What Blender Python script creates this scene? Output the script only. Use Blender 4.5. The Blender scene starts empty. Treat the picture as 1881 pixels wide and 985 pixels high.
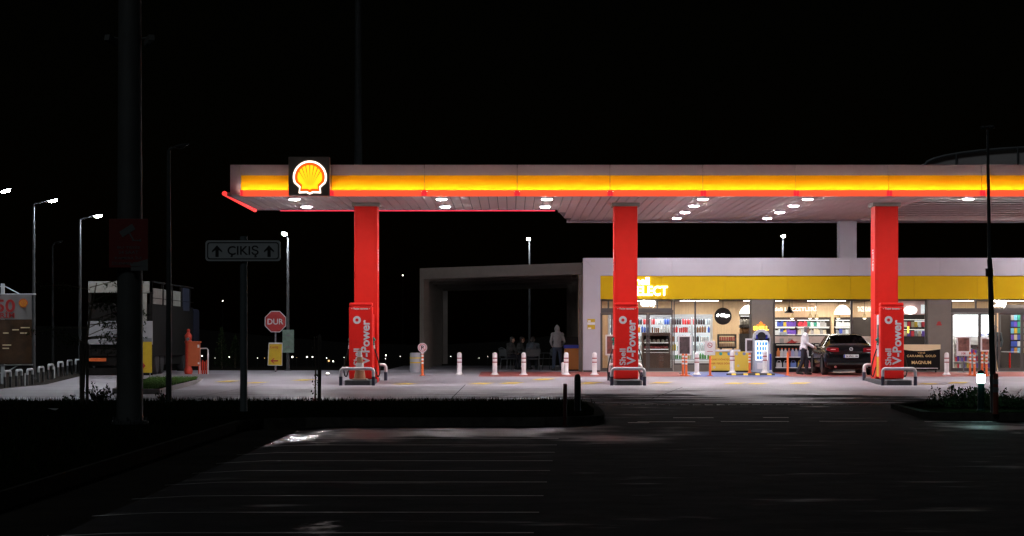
import bpy, math, random
from mathutils import Vector, Matrix, Euler
R = math.radians
random.seed(7)
scn = bpy.context.scene
col = scn.collection

# ------------------------------------------------------------------ camera, sky, added fill sun, exposure
F = 4460.0                      # focal length in pixels of the 1881 px wide photograph
CAMZ = 1.5
cd = bpy.data.cameras.new('camera'); cam = bpy.data.objects.new('camera', cd); col.objects.link(cam)
cam.location = (0, 0, CAMZ); cam.rotation_euler = (R(90), 0, 0)
cd.sensor_width = 36; cd.lens = F/1881*36; cd.shift_y = (622-492.5)/1881
cd.clip_start = .5; cd.clip_end = 6000
scn.camera = cam
w = bpy.data.worlds.new('World'); scn.world = w; w.use_nodes = True
nt = w.node_tree; nt.nodes.clear()
sky = nt.nodes.new('ShaderNodeTexSky'); sky.sky_type = 'NISHITA'; sky.sun_disc = False
sky.sun_elevation = R(2); sky.sun_rotation = R(200); sky.air_density = 1
bg = nt.nodes.new('ShaderNodeBackground'); bg.inputs[1].default_value = .00025
wo = nt.nodes.new('ShaderNodeOutputWorld')
nt.links.new(sky.outputs[0], bg.inputs[0]); nt.links.new(bg.outputs[0], wo.inputs[0])
sd = bpy.data.lights.new('fill_sun', 'SUN'); so = bpy.data.objects.new('fill_sun', sd); col.objects.link(so)  # added dim sun, stands in for unseen street lamps behind the camera
sd.energy = .11; sd.angle = R(12); sd.color = (.86, .95, 1); so.rotation_euler = (R(48), 0, R(-22))
scn.view_settings.view_transform = 'Standard'; scn.view_settings.look = 'None'
scn.view_settings.exposure = 0; scn.view_settings.gamma = 1
scn.cycles.sample_clamp_indirect = 3; scn.cycles.sample_clamp_direct = 0
scn.cycles.max_bounces = 6; scn.cycles.transparent_max_bounces = 12
scn.cycles.use_denoising = True
scn.cycles.caustics_reflective = False; scn.cycles.caustics_refractive = False

# ------------------------------------------------------------------ helpers
def ax(px, Y): return (px-940.5)*Y/F          # metres across for a column of the photograph at depth Y
def az(py, Y): return CAMZ+(622-py)*Y/F

def lerp(v, pts):
    if v <= pts[0][0]: return pts[0][1]
    for (a, p), (b, q) in zip(pts, pts[1:]):
        if v <= b: return p+(q-p)*(v-a)/(b-a)
    return pts[-1][1]
YP = [(0, -.1), (46, -.1), (56, 0), (79, 0), (86, .19), (92, .235), (112, .235), (140, -.6), (220, -3.2), (600, -11), (2600, -22), (5000, -22)]
def gz(X, Y):
    z = lerp(Y, YP)
    if Y < 46.5 and -4.9 < X < -3.2: z -= .09*(-3.2-X)/1.7*min(1, (46.5-Y)/3)
    return z

def mat(name, c, rough=.5, metal=0, spec=.5, var=0, vscale=6, bump=0, bscale=40, emit=None, es=0, rvar=0, coat=0, stretch=(1, 1, 1)):
    m = bpy.data.materials.new(name); m.use_nodes = True
    n = m.node_tree.nodes; l = m.node_tree.links; b = n['Principled BSDF']
    b.inputs['Base Color'].default_value = (*c, 1); b.inputs['Roughness'].default_value = rough
    b.inputs['Metallic'].default_value = metal; b.inputs['Specular IOR Level'].default_value = spec
    if coat: b.inputs['Coat Weight'].default_value = coat; b.inputs['Coat Roughness'].default_value = .04
    if emit: b.inputs['Emission Color'].default_value = (*emit, 1); b.inputs['Emission Strength'].default_value = es
    if var or bump or rvar:
        tc = n.new('ShaderNodeTexCoord'); mp = n.new('ShaderNodeMapping'); mp.inputs['Scale'].default_value = stretch
        l.new(tc.outputs['Object'], mp.inputs[0])
        t = n.new('ShaderNodeTexNoise'); t.inputs['Scale'].default_value = vscale; t.inputs['Detail'].default_value = 6; t.inputs['Roughness'].default_value = .65
        l.new(mp.outputs[0], t.inputs['Vector'])
        if var:
            r = n.new('ShaderNodeValToRGB'); e = r.color_ramp.elements
            e[0].position = .3; e[1].position = .72
            e[0].color = (*[max(0, k*(1-var)) for k in c], 1); e[1].color = (*[min(1, k*(1+var)) for k in c], 1)
            l.new(t.outputs['Fac'], r.inputs[0]); l.new(r.outputs[0], b.inputs['Base Color'])
        if rvar:
            q = n.new('ShaderNodeMapRange'); q.inputs[1].default_value = .3; q.inputs[2].default_value = .7
            q.inputs[3].default_value = max(.03, rough-rvar); q.inputs[4].default_value = min(1, rough+rvar)
            l.new(t.outputs['Fac'], q.inputs[0]); l.new(q.outputs[0], b.inputs['Roughness'])
        if bump:
            t2 = n.new('ShaderNodeTexNoise'); t2.inputs['Scale'].default_value = bscale; t2.inputs['Detail'].default_value = 4
            l.new(mp.outputs[0], t2.inputs['Vector'])
            bp = n.new('ShaderNodeBump'); bp.inputs['Strength'].default_value = bump; bp.inputs['Distance'].default_value = .02
            l.new(t2.outputs['Fac'], bp.inputs['Height']); l.new(bp.outputs[0], b.inputs['Normal'])
    return m

def emat(name, c, s, base=None):
    return mat(name, base or c, .4, emit=c, es=s)

def glass(name, tint=(.93, .95, .95), k=1.0):
    m = bpy.data.materials.new(name); m.use_nodes = True
    n = m.node_tree.nodes; l = m.node_tree.links; n.clear()
    o = n.new('ShaderNodeOutputMaterial'); mx = n.new('ShaderNodeMixShader'); tr = n.new('ShaderNodeBsdfTransparent'); gl = n.new('ShaderNodeBsdfGlossy')
    fr = n.new('ShaderNodeFresnel'); fr.inputs[0].default_value = 1.35
    tr.inputs[0].default_value = (*tint, 1); gl.inputs['Roughness'].default_value = .03; gl.inputs[0].default_value = (k, k, k, 1)
    l.new(fr.outputs[0], mx.inputs[0]); l.new(tr.outputs[0], mx.inputs[1]); l.new(gl.outputs[0], mx.inputs[2]); l.new(mx.outputs[0], o.inputs[0])
    return m

class MB:
    def __init__(s): s.v = []; s.f = []; s.m = []; s.k = 0
    def add(s, v, f, k=None):
        b = len(s.v); s.v += [tuple(p) for p in v]; s.f += [tuple(b+i for i in q) for q in f]
        s.m += [s.k if k is None else k]*len(f); return s
    def box(s, x0, x1, y0, y1, z0, z1, k=None):
        v = [(x, y, z) for z in (z0, z1) for y in (y0, y1) for x in (x0, x1)]
        return s.add(v, [(0, 2, 3, 1), (4, 5, 7, 6), (0, 1, 5, 4), (2, 6, 7, 3), (0, 4, 6, 2), (1, 3, 7, 5)], k)
    def obox(s, c, size, rot=(0, 0, 0), k=None):
        M = Euler(rot).to_matrix(); c = Vector(c); hx, hy, hz = [q/2 for q in size]
        v = [c+M@Vector((x, y, z)) for z in (-hz, hz) for y in (-hy, hy) for x in (-hx, hx)]
        return s.add(v, [(0, 2, 3, 1), (4, 5, 7, 6), (0, 1, 5, 4), (2, 6, 7, 3), (0, 4, 6, 2), (1, 3, 7, 5)], k)
    def tube(s, pts, r, n=10, k=None, caps=True):
        pts = [Vector(p) for p in pts]; N = len(pts); rr = r if isinstance(r, (list, tuple)) else [r]*N
        v = []; f = []; up = None
        for i, p in enumerate(pts):
            d = (pts[min(i+1, N-1)]-pts[max(i-1, 0)]).normalized()
            if up is None: up = d.orthogonal().normalized()
            a = (up-d*up.dot(d)).normalized(); b = d.cross(a); up = a
            for j in range(n):
                t = 2*math.pi*j/n; v.append(p+(a*math.cos(t)+b*math.sin(t))*rr[i])
        for i in range(N-1):
            for j in range(n): f.append((i*n+j, i*n+(j+1) % n, (i+1)*n+(j+1) % n, (i+1)*n+j))
        if caps: f.append(tuple(range(n-1, -1, -1))); f.append(tuple((N-1)*n+j for j in range(n)))
        return s.add(v, f, k)
    def lathe(s, prof, c=(0, 0, 0), n=16, k=None, axis='Z', sx=1, sy=1):
        v = []; f = []; N = len(prof)
        for r, z in prof:
            for j in range(n):
                t = 2*math.pi*j/n; p = (r*math.cos(t)*sx, r*math.sin(t)*sy, z)
                if axis == 'Y': p = (p[0], z, -p[1])
                if axis == 'X': p = (z, p[0], p[1])
                v.append((p[0]+c[0], p[1]+c[1], p[2]+c[2]))
        for i in range(N-1):
            for j in range(n): f.append((i*n+j, i*n+(j+1) % n, (i+1)*n+(j+1) % n, (i+1)*n+j))
        if prof[0][0] > 1e-5: f.append(tuple(range(n-1, -1, -1)))
        if prof[-1][0] > 1e-5: f.append(tuple((N-1)*n+j for j in range(n)))
        return s.add(v, f, k)
    def ell(s, c, r, rot=(0, 0, 0), n=14, k=None):
        M = Euler(rot).to_matrix(); c = Vector(c); v = []; f = []; h = n//2
        for i in range(h+1):
            a = math.pi*i/h
            for j in range(n):
                t = 2*math.pi*j/n
                v.append(c+M@Vector((r[0]*math.sin(a)*math.cos(t), r[1]*math.sin(a)*math.sin(t), -r[2]*math.cos(a))))
        for i in range(h):
            for j in range(n): f.append((i*n+j, i*n+(j+1) % n, (i+1)*n+(j+1) % n, (i+1)*n+j))
        return s.add(v, f, k)
    def cap(s, p, q, r1, r2=None, n=12, k=None):
        r2 = r1 if r2 is None else r2; p = Vector(p); q = Vector(q); d = q-p; L = d.length or 1e-4; d = d/L
        a = d.orthogonal().normalized(); b = d.cross(a); v = []; f = []; rings = []
        for t in (-90, -60, -30, 0): rings.append((r1*math.sin(R(t)), r1*math.cos(R(t))))
        for t in (0, 30, 60, 90): rings.append((L+r2*math.sin(R(t)), r2*math.cos(R(t))))
        for h, rr in rings:
            for j in range(n):
                t = 2*math.pi*j/n; v.append(p+d*h+(a*math.cos(t)+b*math.sin(t))*max(rr, 1e-4))
        for i in range(len(rings)-1):
            for j in range(n): f.append((i*n+j, i*n+(j+1) % n, (i+1)*n+(j+1) % n, (i+1)*n+j))
        return s.add(v, f, k)
    def prism(s, poly, y0, y1, k=None, plane='XZ'):     # polygon in X-Z pushed from y0 to y1 (or X-Y pushed in z)
        n = len(poly); v = []
        for y in (y0, y1):
            for a, b in poly: v.append((a, y, b) if plane == 'XZ' else ((a, b, y) if plane == 'XY' else (y, a, b)))
        f = [tuple(range(n)), tuple(range(2*n-1, n-1, -1))]+[(i, n+i, n+(i+1) % n, (i+1) % n) for i in range(n)]
        return s.add(v, f, k)
    def xf(s, M):
        s.v = [tuple(M@Vector(p)) for p in s.v]; return s
    def join(s, o):
        return s.add(o.v, o.f)
    def mesh(s, name, mats, smooth=False):
        me = bpy.data.meshes.new(name); me.from_pydata(s.v, [], s.f)
        for m in (mats if isinstance(mats, (list, tuple)) else [mats]): me.materials.append(m)
        me.polygons.foreach_set('material_index', s.m)
        if smooth: me.polygons.foreach_set('use_smooth', [True]*len(me.polygons))
        me.update(); return me
    def build(s, name, mats, parent=None, smooth=False, bevel=0, world=False, loc=None, fixn=True):
        me = s.mesh(name, mats, smooth)
        if fixn:
            import bmesh
            bm = bmesh.new(); bm.from_mesh(me); bmesh.ops.recalc_face_normals(bm, faces=bm.faces); bm.to_mesh(me); bm.free()
        o = bpy.data.objects.new(name, me); col.objects.link(o)
        if parent:
            o.parent = parent
            if world: o.location = -Vector(parent.location)
        if loc: o.location = loc
        if bevel:
            b = o.modifiers.new('bevel', 'BEVEL'); b.width = bevel; b.segments = 2; b.limit_method = 'ANGLE'; b.angle_limit = R(40)
        if smooth:
            try: me.set_sharp_from_angle(angle=R(45))
            except Exception: pass
        return o

def tag(o, label=None, cat=None, group=None, kind=None):
    if label: o['label'] = label
    if cat: o['category'] = cat
    if group: o['group'] = group
    if kind: o['kind'] = kind
    return o
def thing(name, label, cat, loc=(0, 0, 0), rz=0, group=None):
    o = bpy.data.objects.new(name, None); col.objects.link(o); o.location = loc; o.rotation_euler = (0, 0, rz); o.empty_display_size = .2
    return tag(o, label, cat, group)
def copy_thing(o, loc, label=None, rz=None, parent=None):
    c = o.copy(); col.objects.link(c)
    if parent is None:
        c.location = loc
        if rz is not None: c.rotation_euler = (0, 0, rz)
        if label: c['label'] = label
    else: c.parent = parent
    for ch in o.children: copy_thing(ch, None, parent=c)
    return c

def text_mb(body, h=None, wd=None, bold=.0, extrude=.004, shear=0, spacing=1, line=1):
    """lettering facing -Y, x to the right, z up, centred on the origin; h = height, wd = width in metres"""
    cu = bpy.data.curves.new('lettering', 'FONT'); cu.body = body; cu.size = 1; cu.align_x = 'CENTER'
    cu.offset = bold; cu.extrude = 0; cu.shear = shear; cu.space_character = spacing; cu.space_line = line; cu.resolution_u = 4
    o = bpy.data.objects.new('lettering', cu); col.objects.link(o)
    dg = bpy.context.evaluated_depsgraph_get(); me = bpy.data.meshes.new_from_object(o.evaluated_get(dg))
    v = [Vector(p.co) for p in me.vertices]; f = [tuple(p.vertices) for p in me.polygons]
    bpy.data.objects.remove(o); bpy.data.curves.remove(cu); bpy.data.meshes.remove(me)
    x0 = min(p.x for p in v); x1 = max(p.x for p in v); y0 = min(p.y for p in v); y1 = max(p.y for p in v)
    sy = h/(y1-y0) if h else wd/(x1-x0); sx = wd/(x1-x0) if wd else sy
    mb = MB(); n = len(v); P = [((p.x-(x0+x1)/2)*sx, (p.y-(y0+y1)/2)*sy) for p in v]
    mb.add([(a, 0, b) for a, b in P], f)
    if extrude:      # front sheet, plus a rim behind it
        from collections import Counter
        e = Counter()
        for q in f:
            for i in range(len(q)): e[tuple(sorted((q[i], q[(i+1) % len(q)])))] += 1
        rim = [k for k, c in e.items() if c == 1]
        mb.add([(a, 0, b) for a, b in P]+[(a, extrude, b) for a, b in P], [(a, b, b+n, a+n) for a, b in rim])
    return mb
def place(mb, c, rot90=False, M=None):
    if rot90: mb.xf(Matrix(((0, 0, -1, 0), (0, 1, 0, 0), (1, 0, 0, 0), (0, 0, 0, 1))))
    if M: mb.xf(M)
    return mb.xf(Matrix.Translation(Vector(c)))

def leaves(mb, c, r, n, size, flat=1.0):
    for _ in range(n):
        while True:
            p = Vector((random.uniform(-1, 1), random.uniform(-1, 1), random.uniform(-1, 1)))
            if p.length < 1: break
        p = Vector((p.x*r[0], p.y*r[1], p.z*r[2]))+Vector(c)
        s = size*random.uniform(.6, 1.3); M = Euler((random.uniform(0, 6), random.uniform(0, 6), random.uniform(0, 6))).to_matrix()
        q = [M@Vector(t) for t in ((-s, 0, 0), (0, -s*.45, s*.1), (s, 0, 0), (0, s*.45, s*.1))]
        mb.add([p+t for t in q], [(0, 1, 2, 3)], random.randint(0, 1))

# ------------------------------------------------------------------ materials
M = {}
M['asphalt_lot'] = mat('wet_asphalt', (.026, .026, .027), .7, spec=.0, var=.35, vscale=1.3, bump=.5, bscale=14)
def wet(m, dry_rough, wet_rough, dry_spec, wet_spec, lo, hi, scale, stretch, pools=()):
    n = m.node_tree.nodes; l = m.node_tree.links; b = n['Principled BSDF']
    tc = n.new('ShaderNodeTexCoord'); mp = n.new('ShaderNodeMapping'); mp.inputs['Scale'].default_value = stretch; l.new(tc.outputs['Object'], mp.inputs[0])
    t = n.new('ShaderNodeTexNoise'); t.inputs['Scale'].default_value = scale; t.inputs['Detail'].default_value = 5; t.inputs['Roughness'].default_value = .6; l.new(mp.outputs[0], t.inputs['Vector'])
    for name, a, c in (('Roughness', dry_rough, wet_rough), ('Specular IOR Level', dry_spec, wet_spec)):
        q = n.new('ShaderNodeMapRange'); q.inputs[1].default_value = lo; q.inputs[2].default_value = hi; q.inputs[3].default_value = a; q.inputs[4].default_value = c
        l.new(t.outputs['Fac'], q.inputs[0]); out = q.outputs[0]
        for cx, cy, rx, ry, pr, ps, psc in pools:       # places where water stands: soft edged, broken up by the grain of the tarmac
            v1 = n.new('ShaderNodeVectorMath'); v1.operation = 'SUBTRACT'; v1.inputs[1].default_value = (cx, cy, 0); l.new(tc.outputs['Object'], v1.inputs[0])
            v2 = n.new('ShaderNodeVectorMath'); v2.operation = 'MULTIPLY'; v2.inputs[1].default_value = (1/rx, 1/ry, 0); l.new(v1.outputs[0], v2.inputs[0])
            v3 = n.new('ShaderNodeVectorMath'); v3.operation = 'LENGTH'; l.new(v2.outputs[0], v3.inputs[0])
            t2 = n.new('ShaderNodeTexNoise'); t2.inputs['Scale'].default_value = psc; t2.inputs['Detail'].default_value = 4; mp2 = n.new('ShaderNodeMapping'); mp2.inputs['Scale'].default_value = (1.2, .6, 1); l.new(tc.outputs['Object'], mp2.inputs[0]); l.new(mp2.outputs[0], t2.inputs['Vector'])
            k = n.new('ShaderNodeMath'); k.operation = 'MULTIPLY_ADD'; k.inputs[1].default_value = 2.6; k.inputs[2].default_value = -.75; l.new(t2.outputs['Fac'], k.inputs[0])
            d = n.new('ShaderNodeMath'); d.operation = 'SUBTRACT'; l.new(k.outputs[0], d.inputs[0]); l.new(v3.outputs['Value'], d.inputs[1])
            r = n.new('ShaderNodeMapRange'); r.interpolation_type = 'SMOOTHSTEP'; r.inputs[1].default_value = -.35; r.inputs[2].default_value = .35; r.inputs[3].default_value = 0; r.inputs[4].default_value = 1; l.new(d.outputs[0], r.inputs[0])
            mx = n.new('ShaderNodeMix'); mx.data_type = 'FLOAT'; l.new(r.outputs[0], mx.inputs[0]); l.new(out, mx.inputs[2]); mx.inputs[3].default_value = pr if name == 'Roughness' else ps; out = mx.outputs[0]
        l.new(out, b.inputs[name])
wet(M['asphalt_lot'], .8, .25, .006, .12, .6, .78, .9, (.6, 1.3, 1), ((-.9, 41.0, 4.6, 5.5, .36, .085, .5), (-3.7, 39.2, .9, 4, .16, .3, 1.6), (-1.66, 20.4, .26, .9, .36, .1, 5), (8.9, 43.8, 1.7, 2.6, .5, .22, 1.2)))
M['pavement'] = mat('worn_concrete_pavement', (.32, .3, .335), .55, spec=.35, var=.5, vscale=.8, bump=.15, bscale=5, rvar=.25, stretch=(.22, .3, 1))
M['soil'] = mat('dark_ground', (.05, .045, .04), .95, spec=0, var=.3, vscale=.5)
M['grass_base'] = mat('grass_soil', (.008, .01, .005), .95, spec=0, var=.4, vscale=3)
M['kerb_dark'] = mat('kerb_shaded', (.075, .07, .063), .9, spec=0, var=.35, vscale=5)  # verge and island kerbs painted darker for their unlit side
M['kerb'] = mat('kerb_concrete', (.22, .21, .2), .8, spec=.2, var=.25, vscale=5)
M['paint_white'] = mat('road_paint_white', (.26, .26, .25), .5, spec=.2, var=.75, vscale=2.5, rvar=.15)
M['paint_yellow'] = mat('road_paint_yellow', (.62, .45, .04), .6, var=.35, vscale=12)
M['paint_red'] = mat('paving_red', (.35, .09, .08), .6, var=.25, vscale=8)
M['paint_blue'] = mat('paving_blue', (.13, .17, .42), .6, var=.25, vscale=8)
M['dash_white'] = mat('road_dash_white', (.22, .21, .2), .5, var=.4, vscale=14)
M['wet_patch'] = mat('damp_concrete', (.035, .033, .034), .9, spec=.02, var=.3, vscale=2)
M['blade'] = [mat('grass_blade_shaded', (.012, .022, .007), .8, spec=0), mat('grass_blade_shaded_dry', (.022, .026, .01), .8, spec=0)]  # verge blades painted darker, shade put into their colour
M['leaf'] = [mat('leaf_dark', (.02, .035, .012), .8, spec=.15), mat('leaf_mid', (.03, .045, .018), .8, spec=.15)]
M['bark'] = mat('bark', (.09, .07, .05), .9, var=.3, vscale=10)
M['wood_stake'] = mat('stake_wood', (.06, .05, .04), .9, var=.3, vscale=10)
M['white'] = mat('white_cladding', (.52, .5, .56), .35, var=.03, vscale=3)
M['white_paint'] = mat('white_paint', (.78, .75, .76), .4, var=.05, vscale=8)
M['fascia_white'] = mat('fascia_white', (.4, .33, .4), .4, var=.04, vscale=4)
M['fascia_yellow'] = mat('fascia_yellow', (.9, .42, .004), .8, spec=.08)
M['shop_yellow'] = mat('shop_yellow', (.66, .43, .001), .6, spec=.2, var=.03, vscale=3)
M['red_clad'] = mat('red_cladding', (.72, .018, .010), .6, spec=.25, var=.04, vscale=4)
M['red_pump'] = mat('red_pump', (.9, .02, .014), .5, spec=.3, var=.04, vscale=5)
M['brown_clad'] = mat('brown_cladding', (.19, .17, .145), .5, var=.08, vscale=4)
M['frame'] = mat('dark_bronze_frame', (.1, .09, .085), .4, metal=.3)
M['pergola'] = mat('taupe_panel', (.17, .14, .118), .6, var=.1, vscale=3)
M['steel'] = mat('brushed_steel', (.82, .79, .8), .35, metal=.2, var=.1, vscale=20)
M['galv'] = mat('galvanised_pole', (.2, .21, .22), .5, metal=.5, var=.15, vscale=8)
M['lamp_post'] = mat('lamp_post_grey', (.075, .078, .08), .7, spec=.2, var=.2, vscale=6)
M['dark_pole'] = mat('dark_pole', (.055, .06, .062), .55, var=.25, vscale=5)
M['black'] = mat('black_plastic', (.014, .014, .015), .5, spec=.3)
M['rubber'] = mat('rubber', (.025, .025, .025), .7, var=.3, vscale=30)
M['yellow'] = mat('yellow_plastic', (.75, .5, .03), .5)
M['orange'] = mat('orange_plastic', (.8, .15, .03), .5, var=.08, vscale=10)
M['refl_white'] = mat('reflective_white', (.8, .8, .8), .4)
M['refl_red'] = mat('reflective_red', (.28, .006, .018), .4)
M['sign_white'] = mat('sign_white', (.6, .64, .66), .5, var=.06, vscale=10)
M['sign_black'] = mat('sign_black', (.015, .015, .018), .5)
M['sign_red'] = mat('sign_red', (.42, .03, .03), .5, var=.08, vscale=10)
M['cctv_red'] = mat('sign_deep_red', (.2, .02, .016), .6, var=.15, vscale=6)
M['cctv_grey'] = mat('sign_grey', (.14, .15, .15), .6)
M['sign_yellow'] = mat('sign_yellow', (.62, .42, .02), .5, var=.08, vscale=8)
M['txt_white'] = mat('lettering_white', (.8, .78, .82), .45)
M['gold'] = mat('gold_print', (.75, .56, .25), .4)
M['cream'] = mat('cream_print', (.85, .68, .42), .4)
M['glass'] = glass('clear_glass')
M['car_glass'] = glass('car_glass', (.25, .28, .27), .3)
M['car_paint'] = mat('black_car_paint', (.004, .004, .0045), .2, spec=.16, coat=.12)
M['chrome'] = mat('chrome', (.7, .7, .72), .12, metal=1)
M['tail_red'] = mat('tail_light_red', (.18, .005, .01), .15, coat=1, emit=(1, .03, .05), es=.01)
M['wood'] = mat('light_wood', (.62, .42, .25), .5, var=.12, vscale=3, stretch=(8, 8, .6))
M['dark_wall'] = mat('dark_brown_wall', (.03, .02, .017), .6, var=.15, vscale=4)
M['shop_floor'] = mat('shop_floor_tile', (.4, .38, .36), .25, var=.08, vscale=4)
M['shop_ceiling'] = mat('shop_ceiling', (.06, .055, .05), .8)
M['lamp'] = emat('lamp_white', (1, .96, .99), 600); M['lamp_rear'] = emat('lamp_white_rear', (1, .96, .99), 230)
M['street_lamp'] = emat('street_lamp_led', (.9, .94, 1), 850)
M['panel_light'] = emat('ceiling_light_panel', (1, .92, .82), 36)
M['cool_light'] = emat('cooler_light', (.88, .95, 1), .7)
M['led_strip'] = emat('led_strip', (1, .86, .62), 62)
M['red_led'] = emat('red_led_band', (1.0, .105, .038), 1.0)
M['red_seam'] = emat('red_led_seam', (1.0, .03, .05), .75)
M['neon_red'] = emat('red_neon', (1, .05, .045), 1.25)
M['neon_pink'] = emat('red_neon_rear', (1, .035, .08), .9)
M['logo_white'] = emat('logo_white', (1, .85, .72), 2.4)
M['logo_red'] = emat('logo_red', (1, .13, .01), .95)
M['logo_yellow'] = emat('logo_yellow', (1, .74, .012), 1.25)
M['sign_glow'] = emat('sign_white_glow', (1, .97, .9), 3)
M['shelf_glow'] = emat('shelf_glow', (1, .95, .9), 1.4); M['letter_glow'] = emat('interior_letter_glow', (1, .93, .82), 1.1)
M['globe'] = emat('globe_lamp', (1, .93, .8), 6)
M['bollard_lamp'] = emat('bollard_lamp', (.5, 1, .92), 70)
M['city_lamp'] = emat('distant_lamp', (1, .93, .82), 6)
M['city_warm'] = emat('distant_lamp_warm', (1, .6, .25), 1.4)
M['screen'] = emat('screen_white', (.85, .93, 1), 1.6)
M['screen_blue'] = emat('screen_blue', (.05, .22, .85), .7)
M['neon_yellow'] = emat('neon_yellow', (1, .72, .08), 2.2)
M['neon_orange'] = emat('neon_orange', (1, .22, .02), 1.3)
M['blue_plastic'] = mat('blue_plastic', (.02, .04, .35), .35)
M['grey_plastic'] = mat('grey_plastic', (.5, .53, .6), .4)

# ------------------------------------------------------------------ ground, roads, kerbs, hills, markings
def sheet(name, xs, ys, m, dz=0, fz=gz, kind='structure'):
    mb = MB(); nx = len(xs)
    v = [(x, y, fz(x, y)+dz) for y in ys for x in xs]
    f = [(j*nx+i, j*nx+i+1, (j+1)*nx+i+1, (j+1)*nx+i) for j in range(len(ys)-1) for i in range(nx-1)]
    mb.add(v, f); o = mb.build(name, m); return tag(o, kind=kind)
def rng(a, b, s):
    n = max(1, int(round((b-a)/s))); return [a+(b-a)*i/n for i in range(n+1)]
YB = [2, 20, 40, 46, 51, 56, 62, 70, 79, 82, 86, 89, 92, 100, 112, 125, 140, 180, 220, 300, 400, 600, 900, 1400, 2000, 2600, 5000]
XB = [-3000, -1000, -400, -150, -60, -30, -16, -9, -5, -4.9, -3.2, 0, 4, 8, 14, 20, 30, 60, 150, 400, 1000, 3000]
sheet('ground', XB, YB, M['soil'], -.03)
KX = -4.85
sheet('parking_lot', [KX, -4.4, -3.8, -3.2, -1, 2, 6, 10, 16, 30], rng(4, 46, 2)+rng(47, 57.2, .8), M['asphalt_lot'])
sheet('forecourt_pavement', rng(-15.15, 34, 2), rng(56.4, 79, 1.5)+rng(80, 96, 1), M['pavement'], .004)
# darker damp streaks where tyres carried the water across the concrete
random.seed(11)
mb = MB()
for _ in range(255):
    y = 57.0+16*random.random()**1.7; x = random.uniform(-9, 9.5) if y > 62 else random.uniform(-3, 9.5); L = random.uniform(.8, 3.6)*(1.5 if y < 62 else .8); wd = random.uniform(.12, .7)*(1.3 if y < 62 else .7)
    if _ >= 150: y = random.uniform(56.8, 63); x = random.uniform(1.5, 10); L = random.uniform(1.5, 5); wd = random.uniform(.4, 1.5)
    if _ >= 185:
        zone = (1.2, 5.0, 57.0, 65.5) if _ < 225 else (7.4, 10.4, 57.2, 64.5)
        x = random.uniform(zone[0], zone[1]); y = zone[2]+(zone[3]-zone[2])*random.random()**1.4; L = random.uniform(1.0, 3.2); wd = random.uniform(.3, 1.3)
    if _ < 185 and ((5.0 < x < 7.7 and y < 66 and _ % 6) or _ % 3 == 0): continue
    if _ < 185: wd *= .5
    if 185 <= _ < 225: L *= .8; wd *= .7
    n = 12; top = []; bot = []
    for i in range(n+1):
        t = i/n; e = math.sin(math.pi*t)**.6; k = random.uniform(.6, 1.2)
        top.append((x+L*(t-.5), y+wd*e*k*.5)); bot.append((x+L*(t-.5), y-wd*e*random.uniform(.6, 1.2)*.5))
    b0 = len(mb.v)
    mb.add([(a, b, gz(a, b)+.0065) for a, b in top]+[(a, b, gz(a, b)+.0065) for a, b in bot], [(i, i+1, n+2+i, n+1+i) for i in range(n)])
    # keep each streak on a level of its own
    dz = .00012*(_ % 85)
    for i in range(b0, len(mb.v)): mb.v[i] = (mb.v[i][0], mb.v[i][1], mb.v[i][2]+dz)
tag(mb.build('damp_pavement_streaks', M['wet_patch']), kind='structure')

mb = MB()
for (xa, ya), (xb, yb) in (((-14.5, 62), (16, 62)), ((-14.5, 69), (16, 69)), ((-14.5, 75.2), (16, 75.2)), ((3.1, 57), (5.2, 74)), ((9.4, 57), (7.2, 74)), ((-8, 57), (-8, 78)), ((-1.5, 57), (-1.5, 78)), ((14, 57), (14, 78))):
    d = Vector((xb-xa, yb-ya)).normalized(); nn = Vector((-d.y, d.x))*(.012 if abs(d.x) < .9 else .04)
    mb.add([(xa-nn.x, ya-nn.y, gz(xa, ya)+.019), (xb-nn.x, yb-nn.y, gz(xb, yb)+.019), (xb+nn.x, yb+nn.y, gz(xb, yb)+.019), (xa+nn.x, ya+nn.y, gz(xa, ya)+.019)], [(0, 1, 2, 3)])
tag(mb.build('pavement_joints', M['wet_patch'], fixn=False), kind='structure')
random.seed(5)
mb = MB()
ly = []
for k in range(12):
    y = 17.6+2.35*k
    if y > 43.4: break
    ly.append(y)
for y in ly:                                          # stall lines run across from the kerb, dipping into the gutter
    xe = .18+(y-20)*.03; xs = rng(KX+.25, xe, .45)
    for a, b in zip(xs, xs[1:]):
        sl = -.012*(a-xe)
        mb.add([(a, y-.04, gz(a, y)+.005), (b, y-.04, gz(b, y)+.005), (b, y+.04, gz(b, y)+.005), (a, y+.04, gz(a, y)+.005)], [(0, 1, 2, 3)])
tag(mb.build('parking_markings', M['paint_white'], fixn=False), kind='structure')
mb = MB()
for a, b, y in ((2.4, 3.5, 46.4), (4.0, 5.3, 46.5), (5.9, 7.2, 46.6), (7.9, 9.2, 46.5), (3.2, 4.0, 48.2), (5.0, 5.5, 48.3), (2.2, 2.6, 46.0)):
    mb.add([(a, y-.09, gz(a, y)+.006), (b, y-.09, gz(b, y)+.006), (b, y+.09, gz(b, y)+.006), (a, y+.09, gz(a, y)+.006)], [(0, 1, 2, 3)])
tag(mb.build('road_markings', M['dash_white']), kind='structure')
mb = MB()
for px, y in ((745, 79), (885, 79.4), (940, 79.7), (998, 82.5), (1085, 79.8), (1215, 80), (1350, 79.5), (1392, 79.3), (470, 80), (420, 81), (560, 82), (1470, 79.6), (1705, 79), (1760, 80)):
    x = ax(px, y)
    mb.add([(x-.45, y-.5, gz(x, y-.5)+.02), (x+.1, y-.5, gz(x, y-.5)+.02), (x+.45, y+.5, gz(x, y+.5)+.02), (x-.1, y+.5, gz(x, y+.5)+.02)], [(0, 1, 2, 3)])
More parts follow.
